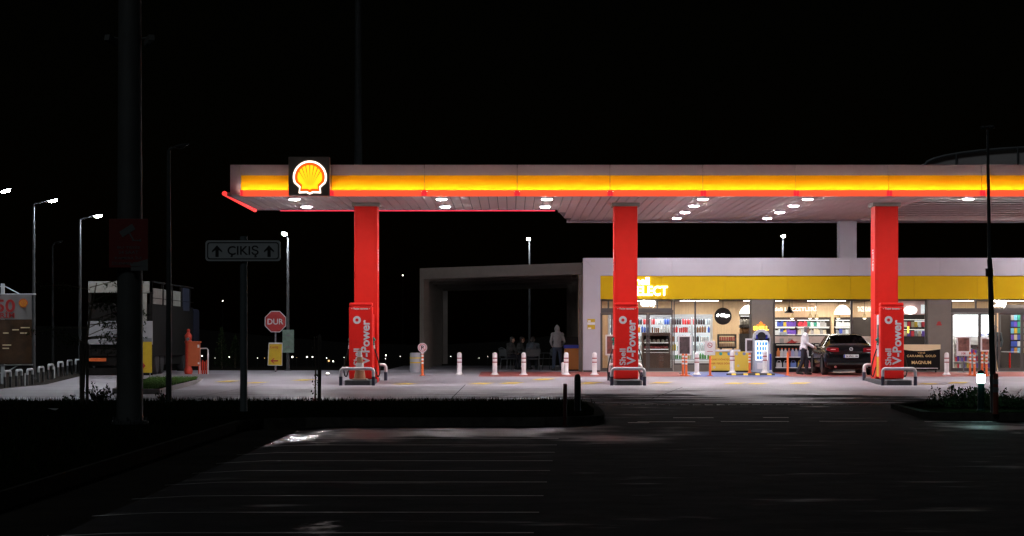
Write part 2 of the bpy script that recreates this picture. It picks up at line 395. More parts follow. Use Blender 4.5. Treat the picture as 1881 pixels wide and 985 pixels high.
tag(mb.build('yellow_pavement_markings', M['paint_yellow']), kind='structure')
sheet('red_walkway', rng(ax(880, 86), ax(1268, 86), 1), [84.9, 86, 87, 89, 91.6], M['paint_red'], .010)
sheet('red_walkway_far', rng(ax(1445, 86), 30, 1), [84.9, 86, 87, 89, 91.6], M['paint_red'], .010)
sheet('blue_walkway', rng(ax(1270, 86), ax(1443, 86), .5), [84.7, 86, 87, 89, 91.6], M['paint_blue'], .012)
sheet('terrace_paving', rng(-5, 2.6, 1), [91.7, 95, 100, 112, 125], M['pavement'], .012)
# far hills, black in the night
def hz(x, y): return -24+lerp(y, [(700, 0), (1000, 40), (1500, 62), (2400, 70)])*(.75+.25*math.sin(x*.004+1)+.15*math.sin(x*.013))*max(.25, lerp(abs(x+40), [(0, .3), (140, .45), (500, .9), (1600, 1)]))
sheet('hills', rng(-1600, 1600, 80), [700, 850, 1000, 1200, 1500, 2000, 2400], M['soil'], 0, hz)
# drain across the mouth of the entry
mb = MB()
for i in range(24): mb.box(1.95+i*.27, 1.95+i*.27+.17, 55.0, 55.16, gz(3, 55.1)+.001, gz(3, 55.1)+.012)
tag(mb.build('drain_channel', M['black']), kind='structure')

def kerbed(name, outline, ztop, mtop, kerb_w=.16):
    """a raised bed: kerb ring as one mesh, planted top as another"""
    n = len(outline); cx = sum(p[0] for p in outline)/n; cy = sum(p[1] for p in outline)/n
    inn = []
    for x, y in outline:
        d = Vector((cx-x, cy-y)); d = d/(d.length or 1)*kerb_w*1.3; inn.append((x+d.x, y+d.y))
    mb = MB(); v = []
    for (x, y), (u, t) in zip(outline, inn):
        v += [(x, y, gz(x, y)-.05), (x, y, ztop), (u, t, ztop), (u, t, ztop-.06)]
    f = []
    for i in range(n):
        j = (i+1) % n
        for k in range(3): f.append((4*i+k, 4*j+k, 4*j+k+1, 4*i+k+1))
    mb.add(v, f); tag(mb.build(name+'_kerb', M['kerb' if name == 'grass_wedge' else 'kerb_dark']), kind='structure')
    mb = MB(); mb.add([(x, y, ztop-.02) for x, y in inn], [tuple(range(n))])
    tag(mb.build(name+'_bed', mtop), kind='structure')
def arc(cx, cy, r, a0, a1, n=6): return [(cx+r*math.cos(R(a0+(a1-a0)*i/n)), cy+r*math.sin(R(a0+(a1-a0)*i/n))) for i in range(n+1)]
verge = [(KX, 5), (KX, 42.6)]+[(KX+.4, 43.6), (KX+1.2, 44.1)]+[(.6, 44.3)]+arc(1.0, 46.0, 1.55, -80, 0, 5)+[(2.3, 50), (2.2, 53)]+arc(1.0, 54.8, 1.25, 0, 90, 5)+[(-2, 56.3), (-10, 56.1), (-30, 55.7), (-30, 5)]
# the verge is L shaped: build it as two beds that butt at y = 42.6
kerbed('verge', [(KX, 5), (KX, 42.6), (KX+.35, 43.5), (KX+1.1, 44.1), (.6, 44.3)]+arc(.25, 45.85, 1.5, -80, 0, 5)+[(1.85, 50), (1.8, 53)]+arc(.6, 54.8, 1.2, 0, 90, 5)+[(-2, 56.2), (-10, 56.0), (-30, 55.5), (-30, 5)], .06, M['grass_base'])
kerbed('planted_island', [(8.3, 53.2)]+arc(9.3, 48.2, 1.25, 190, 260, 4)+[(12, 46.8), (30, 46.4), (30, 57), (12, 57), (9.4, 56.2)], .06, M['grass_base'])
kerbed('grass_wedge', [(-9.5, 65.5), (-9.9, 72), (-10.5, 82), (-10.9, 86.5), (-12, 88), (-13.6, 90), (-12.6, 82), (-11.6, 74), (-10.9, 66.2), (-10.2, 65.0)], .14, M['grass_base'])

M['blade_lit'] = [mat('grass_blade_lit', (.06, .15, .025), .7, spec=.2), mat('grass_blade_lit_pale', (.1, .18, .04), .7, spec=.2)]  # same grass painted brighter, lamplight put into its colour
def grass(name, label, spots, hmin, hmax, ztop, w_=.012, mm='blade'):
    mb = MB()
    for x, y in spots:
        h = random.uniform(hmin, hmax); a = random.uniform(0, 6.28); dx, dy = math.cos(a)*w_, math.sin(a)*w_; lx, ly_ = random.uniform(-.5, .5)*h, random.uniform(-.5, .5)*h
        mb.add([(x-dx, y-dy, ztop-.02), (x+dx, y+dy, ztop-.02), (x+lx, y+ly_, ztop+h)], [(0, 1, 2)], random.randint(0, 1))
    o = mb.build(name, M[mm], fixn=False); return tag(o, label, 'grass', kind='stuff')
random.seed(3)
sp = []
while len(sp) < 9000:
    x = random.uniform(-16, 1.6); y = 56.1-abs(random.gauss(0, 3.2))
    if y > 44.5 and not (x > -4 and y < 44.6): sp.append((x, y))
for _ in range(3500): sp.append((random.uniform(-12, KX-.35), random.uniform(22, 45)))
for k in range(40):
    cx, cy = random.uniform(-14, 1.8), random.uniform(53, 55.8); cx = min(cx, 1.2)
    for _ in range(random.randint(8, 40)): sp.append((cx+random.gauss(0, .3), cy+random.gauss(0, .1)))
grass('grass', 'rough dark grass growing on the kerbed verge by the parking lot', sp, .03, .13, .06)
sp = []
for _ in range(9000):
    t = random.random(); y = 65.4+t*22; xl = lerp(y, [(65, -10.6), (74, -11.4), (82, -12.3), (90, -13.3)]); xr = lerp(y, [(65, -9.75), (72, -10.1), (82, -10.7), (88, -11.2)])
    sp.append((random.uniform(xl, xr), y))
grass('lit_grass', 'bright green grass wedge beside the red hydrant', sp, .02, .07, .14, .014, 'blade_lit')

# ------------------------------------------------------------------ canopy
YF, ZC = 76.7, 6.0
YRL, YRR = 84.8, 93.5
canopy = thing('fuel_canopy', 'wide fuel station canopy with glowing yellow and red edge over the pumps', 'canopy', (0, 80, 0))
XL, XR = -8.92, 30.0
P = lambda n, mb, m, **k: mb.build(n, m, canopy, world=True, **k)
seams = [ax(p, YF) for p in (441, 608, 779, 950, 1121, 1292, 1463, 1634, 1805, 1976)]
# soffit: planked ceiling with dark joints, geometry planks
planks = MB()
def soffit_plank(x0, x1, ya, yb): planks.box(x0+.014, x1-.014, ya, yb, ZC, ZC+.05)
x = XL+.05
RX0, RX1, RY0, RY1 = 13.1, 19.3, 78.2, 91.2
while x < XR:
    x1 = x+.3; yb = YRL if x < 1.5 else min(YRR, YRL+(x-1.5)*14)
    if x1 <= RX0+.3 or x >= RX1: soffit_plank(x, x1, YF+.02, yb-.02)
    else: soffit_plank(x, x1, YF+.02, RY0); soffit_plank(x, x1, RY1, yb-.02)
    x = x1
M['soffit'] = mat('white_soffit_plank', (.76, .67, .65), .8, spec=.1, var=.05, vscale=2)
M['soffit_gap'] = mat('soffit_joint', (.22, .19, .18), .8)
P('soffit', planks, M['soffit'])
core = MB()
core.prism([(XL+.06, YF+.3), (RX0, YF+.3), (RX0, YRR-.1), (2.1, YRR-.1), (1.5, YRL-.1), (XL+.06, YRL-.1)], ZC+.05, ZC+.9, plane='XY')
core.box(RX0, RX1, YF+.3, RY0, ZC+.05, ZC+.9); core.box(RX0, RX1, RY1, YRR-.1, ZC+.05, ZC+.9); core.box(RX0, RX1, RY0, RY1, ZC+.55, ZC+.9); core.box(RX1, XR, YF+.3, YRR-.1, ZC+.05, ZC+.9)
P('roof_slab', core, M['soffit_gap'])
lv = MB()
for i in range(9):
    y = RY0+.5+i*1.4; lv.obox(((RX0+RX1)/2, y, ZC+.16), (RX1-RX0-.1, .62, .04), (R(28), 0, 0))
P('louvre_panel', lv, M['soffit'])
rim = MB(); rim.box(RX0-.03, RX0+.03, RY0, RY1, ZC-.01, ZC+.5); rim.box(RX0, RX1, RY0-.03, RY0+.02, ZC-.01, ZC+.5); rim.box(RX0, RX1, RY1-.02, RY1+.03, ZC-.06, ZC+.5)
P('recess_frame', rim, M['soffit'])
tr = MB()                                                     # slim trim along the rear edges
tr.box(2.1, XR, YRR-.1, YRR, ZC-.05, ZC+.95); tr.box(XL, 1.5, YRL-.1, YRL, ZC-.02, ZC+.95)
tr.box(XL, XL+.06, YF+.3, YRL, ZC+.005, ZC+.95)
P('edge_trim', tr, M['fascia_white'])
# front fascia, panel by panel
LX0, LX1 = -7.04, -5.75
def spans(a, b): # between panel seams, and not behind the sign
    cuts = [a]+[s for s in seams if a < s < b]+[b]; return list(zip(cuts, cuts[1:]))
up = MB(); ye = MB(); rd = MB(); rs = MB(); led = MB()
up.box(XL, -8.594, YF+.18, YF+.3, ZC+.02, 7.0)
for a, b in spans(-8.59, XR):
    up.box(a+.009, b-.009, YF+.18, YF+.3, 6.672, 7.0)
    ye.box(a+.009, b-.009, YF+.19, YF+.3, 6.10, 6.668)
    rd.box(a+.09, b-.09, YF, YF+.02, 6.0, 6.19); rd.box(a+.09, b-.09, YF+.021, YF+.16, 6.0, 6.14)
    rs = MB(); rs.box(a+.002, a+.088, YF+.002, YF+.02, 6.002, 6.188); P('red_band_joint', rs, M['red_seam'])
    if b < XR: rs = MB(); rs.box(b-.088, b-.002, YF+.002, YF+.02, 6.002, 6.188); P('red_band_joint', rs, M['red_seam'])
    led.box(a+.01, b-.01, YF+.025, YF+.05, 6.146, 6.152)
P('fascia_upper', up, M['fascia_white']); P('fascia_yellow', ye, M['fascia_yellow'])
P('red_light_band', rd, M['red_led']); P('uplight_strip', led, M['led_strip'])
ed = MB(); ed.tube([(-9.08, YF-.05, 6.08), (-8.98, YRL, 5.99)], .075, 10); P('edge_light', ed, M['neon_red'], smooth=True)
ed = MB(); ed.box(-9.02, -8.9, YF+.05, YRL-.1, 6.02, 6.12); P('edge_bracket', ed, M['soffit_gap'])
ed = MB(); ed.tube([(-8.1, YRL+.04, ZC-.03), (1.5, YRL+.04, ZC-.03)], .022, 8); P('rear_edge_light', ed, M['neon_pink'], smooth=True)

def shell_poly(s):
    pts = []
    for i in range(25):
        a = R(-12+204*i/24); pts.append((math.cos(a)*s, math.sin(a)*s*.98))
    half = [(.93, -.34), (.62, -.62), (.66, -.95), (.2, -.93)]
    k = s
    left = [(-x*k, y*k) for x, y in half]
    return pts+left+[(0, -1.02*k)]+[(x*k, y*k) for x, y in reversed(half)]
def shell_logo(cx, cz, Rr, y, parent, mats, world, thick=.02, halo=True):
    def plate(s, y0, y1): 
        m = MB(); m.prism([(cx+a*s, cz+b*s) for a, b in shell_poly(Rr)], y0, y1); return m
    kw = dict(world=world)
    if halo: plate(1.12, y-thick, y).build('logo_outline', mats[0], parent, **kw)
    plate(1.0, y-2*thick, y-thick if halo else y).build('logo_border', mats[1], parent, **kw)
    plate(.81, y-3*thick, y-2*thick).build('logo_shell', mats[2], parent, **kw)
    rb = MB(); bx, bz = cx, cz-.78*Rr
    for a in (32, 52, 71, 90, 109, 128, 148):
        L = 1.0; tx, tz = cx+math.cos(R(a))*Rr*.86*(1.0), cz+math.sin(R(a))*Rr*.82 if a != 90 else cz+Rr*.82
        ang = R(180*(a-0)/180); d = Vector((tx-bx, tz-bz)).normalized(); n = Vector((-d.y, d.x)); s0 = Vector((bx, bz))+d*Rr*.28; s1 = Vector((tx, tz))
        w0, w1 = Rr*.012, Rr*.036
        rb = MB(); rb.prism([tuple(s0-n*w0), tuple(s0+n*w0), tuple(s1+n*w1), tuple(s1-n*w1)], y-3*thick-.004, y-3*thick+.004); rb.build('logo_rib', mats[1], parent, **kw)
lb = MB(); lb.box(LX0, LX1, YF-.25, YF+.19, 6.0, 7.225)
lbx = P('sign_box', lb, M['pergola'], bevel=.02)
lbl = bpy.data.objects.new('logo', None); bpy.data.objects.remove(lbl)
def shell_on(parent_obj, cx, cz, Rr, y, mats, halo=True, thick=.012):
    shell_logo(cx, cz, Rr, y, parent_obj, mats, False, thick, halo)
# logo is a sub-part of the sign box (the box sits at the canopy's own origin offset)
shell_on(lbx, ax(569, YF-.3), az(325, YF-.3)-.01, .475, YF-.255, (M['logo_white'], M['logo_red'], M['logo_yellow']))
# columns
YC = 80.4
for i, px in enumerate((672, 1149.5, 1628.5)):
    xc = ax(px, YC); c = MB(); c.box(xc-.34, xc+.34, YC+.02, YC+.9, .02, ZC-.12)
    c.box(xc-.385, xc-.335, YC, YC+.92, .02, ZC-.12); c.box(xc+.335, xc+.385, YC, YC+.92, .02, ZC-.12)
    co = P('column', c, M['red_clad'], bevel=.012)
    k = MB(); k.box(xc-.46, xc+.46, YC-.08, YC+1, ZC-.12, ZC-.004); k.build('column_head', M['brown_clad'], co)
    for sx in (-1, 1):
        t = text_mb('Shell', h=.3, bold=.03); t.xf(Matrix(((0, 0, -1, 0), (0, 1, 0, 0), (1, 0, 0, 0), (0, 0, 0, 1))))
        t.xf(Matrix.Rotation(R(90)*sx, 4, 'Z')); t.xf(Matrix.Translation((xc+sx*.388, YC+.46, 4.1))); t.build('lettering', M['txt_white'], co)
wc = MB(); wc.box(ax(1541, 92.8), ax(1573, 92.8), 92.7, 93.35, 4.3, ZC-.004); P('rear_column', wc, M['white'], bevel=.01)
# downlights
dl = [(x, y) for y in (77.6, 82.1) for x in (-6.95, -2.25, 1.12)]+[(x, y) for y in (77.6, 81.5, 85.7, 89.9) for x in (6.1, 9.45)]+[(14.55, 77.45), (17.9, 77.45), (19.9, 89.9), (19.9, 85.7)]+[(x, y) for y in (77.45, 81.5, 85.7, 89.9) for x in (22.4, 25.8)]
for x, y in dl:
    d = MB(); d.lathe([(.176, ZC-.052), (.2, ZC-.05), (.21, ZC-.002)], (x, y, 0), 20); o = P('downlight', d, M['white_paint'])
    e = MB(); e.lathe([(0, ZC-.082), (.09, ZC-.078), (.14, ZC-.066), (.17, ZC-.045)], (x, y, 0), 20); e.build('lens', M['lamp_rear' if y > 88 else 'lamp'], o, smooth=True)
# vaulted roof lantern over the recessed bay
va = MB(); pts = [(18.6-5.1*math.cos(R(a)), 7.15+.62*math.sin(R(a))) for a in range(0, 181, 10)]
va.prism(pts+[(23.7, 6.9), (13.5, 6.9)], 79.5, 90); P('vault_roof', va, M['vault'] if 'vault' in M else mat('vault_panel', (.85, .78, .78), .6))
va = MB(); va.tube([(a, 79.4, b+.02) for a, b in pts], .05, 8); 
for px in (1757, 1870): va.tube([(ax(px, 79.3), 79.35, 6.9), (ax(px, 79.3), 79.35, lerp(ax(px, 79.3), [(13.5, 7.15), (14.6, 7.5), (16, 7.68), (18.6, 7.8)])+.05)], .03, 6)
P('vault_rim', va, M['galv'])

# ------------------------------------------------------------------ fuel pumps
YPF = 78.7
def make_pump(label):
    t = thing('fuel_pump', label, 'fuel pump', (0, 0, 0), group='red fuel pumps under the canopy')
    b = MB(); b.box(-.38, .38, -.06, .32, .19, 2.535); b.box(-.375, .375, -.05, .32, 2.545, 2.66); b.box(-.2, .2, .4, 1.55, .2, 2.2); b.box(-.35, .35, 1.12, 1.6, .2, 2.3)
    b.build('cabinet', M['red_pump'], t, bevel=.03)
    for sx in (-1, 1):
        s = MB(); s.box(sx*.2, sx*.33, .36, 1.1, .9, 2.28); s.build('side_panel', M['white_paint'], t, bevel=.01)
        s = MB(); s.box(sx*.2, sx*.335, .36, 1.1, .25, .89); s.build('lower_panel', M['yellow'], t, bevel=.01)
        s = MB(); s.box(sx*.332, sx*.337, .5, .95, 1.45, 1.95); s.build('display', M['black'], t)
    for sx in (-1, 1):
        n = MB(); n.cap((sx*.36, .55, 1.5), (sx*.40, .5, 1.33), .035, .03); n.cap((sx*.40, .5, 1.33), (sx*.40, .36, 1.3), .03, .028); n.cap((sx*.40, .36, 1.3), (sx*.37, .27, 1.42), .014, .012); n.cap((sx*.37, .56, 1.5), (sx*.42, .52, 1.46), .05, .04)
        no = n.build('nozzle', M['nozzle'], t, smooth=True)
        g = MB(); g.cap((sx*.40, .5, 1.28), (sx*.41, .48, 1.18), .032, .03); g.build('nozzle_sleeve', M['white_paint'], no, smooth=True)
        h = MB(); pp = []
        for i in range(15):
            u = i/14; pp.append((sx*(.41+.2*math.sin(math.pi*u)*(1-.25*u)), .48+.25*u, 1.2-.95*math.sin(math.pi*.5*min(1, u*1.25))+(.32*max(0, u-.8)/.2)))
        h.tube(pp, .02, 8); h.build('hose', M['black'], t, smooth=True)
    place(text_mb('V-Power', wd=1.46, h=.29, bold=.028), (.15, -.064, 1.375), True).build('lettering', M['txt_white'], t)
    place(text_mb('Shell', wd=.54, h=.2, bold=.022), (-.13, -.064, .905), True).build('lettering', M['txt_white'], t)
    place(text_mb('• Taşıt tanıma •', wd=.6, h=.07, bold=.03), (0, -.064, 2.46)).build('lettering', M['txt_white'], t)
    e = MB(); N = 28
    v = [(-.12+(r*(1 if (k == 1 or i % 2) else 1.35))*math.cos(2*math.pi*i/N), -.066, 2.1+(r*(1 if (k == 1 or i % 2) else 1.35))*math.sin(2*math.pi*i/N)) for k, r in enumerate((.045, .128)) for i in range(N)]
    e.add(v, [(i, (i+1) % N, N+(i+1) % N, N+i) for i in range(N)]); e.build('ring_emblem', M['txt_white'], t)
    return t
M['nozzle'] = mat('green_nozzle', (.01, .16, .11), .4)
xs_p = [ax(p, YPF) for p in (662.5, 1151, 1639)]
plabels = ['red fuel pump with a traffic cone in front, below the left red column', 'red fuel pump in front of the shop left entrance', 'red fuel pump beside the black car']
p0 = make_pump(plabels[0]); p0.location = (xs_p[0], YPF+.06, 0)
for x, l in list(zip(xs_p, plabels))[1:]: copy_thing(p0, (x, YPF+.06, 0), l)
for x, l in zip(xs_p, ('traffic cone pump', 'entrance side pump', 'black car side pump')):
    pl = MB(); pl.prism([(x-.68+.12*c, y) if False else (x+a, b) for a, b, c in ((-.38, 77.35, 0), (.38, 77.35, 0), (.44, 77.5, 0), (.44, 82.2, 0), (-.44, 82.2, 0), (-.44, 77.5, 0))], -.02, .17, plane='XY')
    tag(pl.build('pump_island', M['island_dark'] if 'island_dark' in M else M.setdefault('island_dark', mat('island_concrete', (.07, .07, .073), .7, var=.3, vscale=4)), bevel=.02), 'raised grey concrete island under the '+{'t': 'pump with the traffic cone', 'e': 'pump before the left entrance', 'b': 'pump beside the black car'}[l[0]], 'pump island', 'concrete pump islands')
def make_guard(label):
    t = thing('guard_rail', label, 'guard rail', (0, 0, 0), group='steel hoop guards around the pumps')
    top = MB(); W, H = .52, .55; pts = [(-W, 0, .30)]
    for i in range(7): a = R(180-15*i); pts.append((-W+.1+.1*math.cos(a), 0, H-.1+.1*math.sin(a)))
    for i in range(7): a = R(90-15*i); pts.append((W-.1+.1*math.cos(a), 0, H-.1+.1*math.sin(a)))
    pts.append((W, 0, .30)); top.tube(pts, .052, 12); top.build('top_rail', M['steel'], t, smooth=True)
    for s in (-1, 1):
        l = MB(); l.tube([(s*W, 0, .0), (s*W, 0, .30)], .056, 12); l.lathe([(.11, 0), (.11, .012), (.06, .014)], (s*W, 0, 0), 12); l.build('leg', M['guard_dark'], t, smooth=True)
    return t
M['guard_dark'] = mat('guard_dark_blue', (.03, .035, .06), .5)
glab = [('at the front of the cone pump', 'behind the cone pump'), ('at the front of the entrance pump', 'behind the entrance pump'), ('at the front of the pump near the black car', 'behind the black car and its pump')]
g0 = None
for x, ls in zip(xs_p, glab):
    for y, l in ((77.2, ls[0]), (81.9, ls[1])):
        z = gz(x, y)-.01
        if y > 80: x_ = x+.1
        else: x_ = x-.02
        lab = 'low steel hoop guard '+l
        if g0 is None: g0 = make_guard(lab); g0.location = (x_, y, z)
        else:
            g = copy_thing(g0, (x_, y, z), lab)
            if y > 80: g.scale = (1.05, 1, 1)
# traffic cone on the island
tc = thing('traffic_cone', 'faded orange and white traffic cone before the red pump', 'traffic cone', (ax(661, 77.85), 77.85, .17))
b = MB(); b.box(-.24, .24, -.24, .24, 0, .05); b.build('base', M['cone_base'] if 'cone_base' in M else mat('cone_base', (.42, .3, .22), .7), tc, bevel=.015)
M['cone'] = mat('cone_faded', (.35, .16, .08), .7, var=.2, vscale=6); M['cone_white'] = mat('cone_band', (.55, .53, .52), .5)
c = MB(); c.lathe([(.19, .05), (.15, .32)], n=18, k=0); c.lathe([(.15, .32), (.115, .55)], n=18, k=1); c.lathe([(.115, .55), (.085, .74)], n=18, k=0); c.lathe([(.085, .74), (.055, .93)], n=18, k=1); c.lathe([(.055, .93), (.035, 1.0), (0, 1.01)], n=18, k=0)
c.build('cone', [M['cone'], M['cone_white']], tc, smooth=True)

# ------------------------------------------------------------------ shop building
YS = 91.8
sx_ = lambda px: ax(px, YS)
sz_ = lambda py: az(py, YS)
shop = thing('shop_building', 'white framed station shop with yellow sign band and lit windows', 'shop', (12, YS, .235))
S = lambda n, mb, m, **k: mb.build(n, m, shop, world=True, **k)
ZT, ZY1, ZY0, ZB = sz_(474), sz_(507), sz_(549.5), .24
x0, x1, xr = sx_(1071), sx_(1103), 27.0
fr = MB()
cuts = [x0]+[sx_(p) for p in (1235, 1400, 1563, 1728, 1893)]+[xr]
fr.add([], [])
fr.prism([(x0, ZT), (x0, .3), (x1-.004, .3), (x1-.004, ZY1+.02)], YS, YS+.35) 
fr.prism([(x0+.012, ZT+.0), (x1+.004, ZY1+.012), (cuts[1]-.004, ZY1+.012), (cuts[1]-.004, ZT)], YS, YS+.35)
for a, b in zip(cuts[1:], cuts[2:]): fr.box(a+.004, b-.004, YS, YS+.35, ZY1+.012, ZT)
S('white_frame', fr, M['white'])
bk = MB(); bk.box(x0+.05, xr, YS+.2, YS+.5, ZY0, ZT-.03); bk.box(x0+.02, x1-.02, YS+.06, YS+.5, .2, ZT-.05); S('frame_backing', bk, M['frame'])
yb = MB(); cy = [x1]+[sx_(p) for p in (1217, 1332, 1448, 1563, 1680, 1796, 1900)]+[xr]
for a, b in zip(cy, cy[1:]): yb.box(a+.003, b-.003, YS+.06, YS+.19, ZY0, ZY1)
S('sign_band', yb, M['shop_yellow'])
place(text_mb('SELECT', wd=sx_(1226.5)-sx_(1159), h=(543.5-525.5)/48.58, bold=.022, extrude=.05), ((sx_(1226.5)+sx_(1159))/2, YS, (sz_(525.5)+sz_(543.5))/2)).build('lettering', M['sign_glow'], shop, world=True)
place(text_mb('Shell', wd=sx_(1193)-sx_(1158), h=.29, bold=.028, extrude=.05), ((sx_(1193)+sx_(1158))/2, YS, sz_(516.5))).build('lettering', M['sign_glow'], shop, world=True)
pg = MB()
for a, b in ((586, 592), (597, 605)):
    pg.box(sx_(1079), sx_(1093), YS-.012, YS-.002, sz_(b), sz_(a))
po = S('pillar_notice', pg, M['sign_yellow'])
q = MB(); q.box(sx_(1080), sx_(1085), YS-.016, YS-.013, sz_(591.5), sz_(588.5)); q.box(sx_(1080), sx_(1086), YS-.016, YS-.013, sz_(604.5), sz_(602)); q.box(sx_(1079), sx_(1093), YS-.016, YS-.013, sz_(596.5), sz_(592.5), ); q.build('notice_print', M['refl_white'], po)
# walls, floor, ceiling, roof
YG = YS+.28; YBK = 98.6
wl = MB(); wl.box(x0, xr, YBK, YBK+.2, .0, ZT-.1); wl.box(x0+.02, x0+.2, YS+.5, YBK, .0, ZT-.1); wl.box(xr-.2, xr, YS+.5, YBK, 0, ZT-.1); S('wall', wl, M['wood'])
rf = MB(); rf.box(x0+.02, xr, YS+.5, YBK+.2, ZT-.35, ZT-.12); S('roof', rf, M['brown_clad'])
fl = MB(); fl.box(x0+.2, xr-.2, YS+.1, YBK, .1, .262); S('floor', fl, M['shop_floor'])
ce = MB(); ce.box(x0+.2, xr-.2, YS+.5, YBK, ZY0+.02, ZY0+.1); S('ceiling', ce, M['shop_ceiling'])
for yy in (93.4, 95.2, 97.1):
    for k in range(9):
        c = MB(); xx = 4.2+k*2.55; c.box(xx, xx+(.7 if yy < 94 else 1.5), yy, yy+.35, ZY0+.013, ZY0+.019); S('ceiling_light', c, M['panel_light'])
# pillars
for a, b in ((1381, 1421), (1705, 1748)):
    p = MB(); p.box(sx_(a), sx_(b), YS+.12, YS+.55, .2, ZY0-.002); S('pillar', p, M['brown_clad'], bevel=.01)
em = MB(); em.lathe([(.075, 0), (.075, .006)], (sx_(1726), YS+.112, sz_(594)), 16, axis='Y'); em.box(sx_(1726)-.1, sx_(1726)+.1, YS+.113, YS+.119, sz_(598), sz_(595.5)); em.build('pillar_emblem', M['sign_red'], shop, world=True)
# glazing
def window(a, b, z0, z1, mull=(), rail=None, name='window', t=.045):
    w_ = MB(); w_.box(a, a+t, YG-.05, YG+.05, z0, z1); w_.box(b-t, b, YG-.05, YG+.05, z0, z1); w_.box(a+t, b-t, YG-.05, YG+.05, z0, z0+t*1.4); w_.box(a+t, b-t, YG-.05, YG+.05, z1-t, z1)
    for m_ in mull: w_.box(m_-t*.7, m_+t*.7, YG-.045, YG+.045, z0+t*1.4, z1-t)
    if rail: w_.box(a+t, b-t, YG-.048, YG+.048, rail-.04, rail+.04)
    o = S(name, w_, M['frame'])
    g = MB(); g.box(a+t*.5, b-t*.5, YG-.004, YG+.004, z0+.02, z1-.02); g.build('pane', M['glass'], o)
    return o
ZD = sz_(575)
window(sx_(1103)+.02, sx_(1236), ZD+.12, ZY0-.003, (sx_(1118), sx_(1208)), name='transom')
window(sx_(1238), sx_(1380), .5, ZY0-.003, (sx_(1278),), None)
window(sx_(1422), sx_(1704), .26, ZY0-.003, (sx_(1566),), None, t=.06)
window(sx_(1749), sx_(1895), ZD+.12, ZY0-.003, (sx_(1795),), name='transom')
window(sx_(1897), 26.9, .26, ZY0-.003, (22.5, 24.5), None)
sl = MB(); sl.box(sx_(1238), sx_(1380), YG-.09, YG+.1, .24, .5); S('sill_panel', sl, M['brown_clad'])
hd = MB(); hd.box(sx_(1103)+.02, sx_(1237), YG-.12, YG+.12, ZD, ZD+.12); hd.box(sx_(1748), sx_(1896), YG-.12, YG+.12, ZD, ZD+.12); S('door_header', hd, M['frame'])
def door(a, b, dy):
    d = MB(); t = .06; z0, z1 = .262, ZD-.006
    d.box(a, a+t, YG+dy-.025, YG+dy+.025, z0, z1); d.box(b-t, b, YG+dy-.025, YG+dy+.025, z0, z1); d.box(a+t, b-t, YG+dy-.025, YG+dy+.025, z0, z0+.12); d.box(a+t, b-t, YG+dy-.025, YG+dy+.025, z1-.07, z1)
    o = S('door', d, M['frame'])
    g = MB(); g.box(a+t*.5, b-t*.5, YG+dy-.004, YG+dy+.004, z0+.05, z1-.03); g.build('pane', M['glass'], o)
for a, b, dy in ((1104, 1126, -.03), (1126, 1172, .03), (1170, 1191, .03), (1191, 1237, -.03), (1749, 1802, -.03), (1802, 1834, .03), (1836, 1880, -.03), (1880, 1896, .03)): door(sx_(a)+.005, sx_(b)-.005, dy)
kp = MB(); kp.box(sx_(1103), sx_(1103)+.03, YG-.06, YG+.06, .262, ZD); S('door_jamb', kp, M['frame'])
def glow_sign(word, px0, px1, py0, py1, label):
    t = text_mb(word, wd=sx_(px1)-sx_(px0), h=(py1-py0)/48.58, bold=.06, extrude=.03)
    place(t, ((sx_(px0)+sx_(px1))/2, YG-.16, sz_((py0+py1)/2))).build('door_sign', M['sign_glow'], shop, world=True)
glow_sign('Giriş', 1177, 1205, 551, 566, '')
glow_sign('Çıkış', 1823, 1850, 551, 567, '')

# ------------------------------------------------------------------ shop contents
def px_box(mb, p0, p1, q0, q1, Y, d, k=None):     # a box whose front is at depth Y and covers photo columns p0-p1, rows q0-q1
    return mb.box(ax(p0, Y), ax(p1, Y), Y, Y+d, az(q1, Y), az(q0, Y), k)
cl = thing('drinks_cooler', 'long white lit cooler with glass doors along the shop back wall', 'cooler', (ax(1240, 96.6), 96.6, .262))
Yc = 96.6; ca, cb = ax(1118, Yc), ax(1309, Yc); zt = az(583, Yc)
b = MB(); b.box(ca, cb, Yc+.75, Yc+.85, .3, zt); b.box(ca, cb, Yc, Yc+.8, .262, .62); b.build('base', M['white_paint'], cl, world=True)
b = MB(); b.box(ca+.05, cb-.05, Yc+.72, Yc+.74, .62, zt-.05); b.build('light_panel', M['cool_light'], cl, world=True)
b = MB(); b.box(ca, cb, Yc, Yc+.8, zt, zt+.12); b.build('top_panel', M['grey_plastic'], cl, world=True)
b = MB(); b.box(ca+.06, cb-.06, Yc+.05, Yc+.075, zt-.05, zt-.02); b.build('added_strip', emat('cooler_fill_strip', (.9, .96, 1), 14), cl, world=True)  # strip light added to brighten the fronts of the bottles
shz = [.66, 1.02, 1.38, 1.74, 2.06]
for z in shz:
    b = MB(); b.box(ca+.04, cb-.04, Yc+.12, Yc+.7, z-.02, z); b.build('shelf', M['white_paint'], cl, world=True)
nd = 5; 
for i in range(nd):
    a = ca+(cb-ca)*i/nd; e = ca+(cb-ca)*(i+1)/nd
    d = MB(); d.box(a+.004, a+.05, Yc-.03, Yc+.02, .64, zt-.02); d.box(e-.05, e-.004, Yc-.03, Yc+.02, .64, zt-.02); d.box(a+.05, e-.05, Yc-.03, Yc+.02, .64, .69); d.box(a+.05, e-.05, Yc-.03, Yc+.02, zt-.07, zt-.02)
    d.build('door', M['grey_plastic'], cl, world=True)
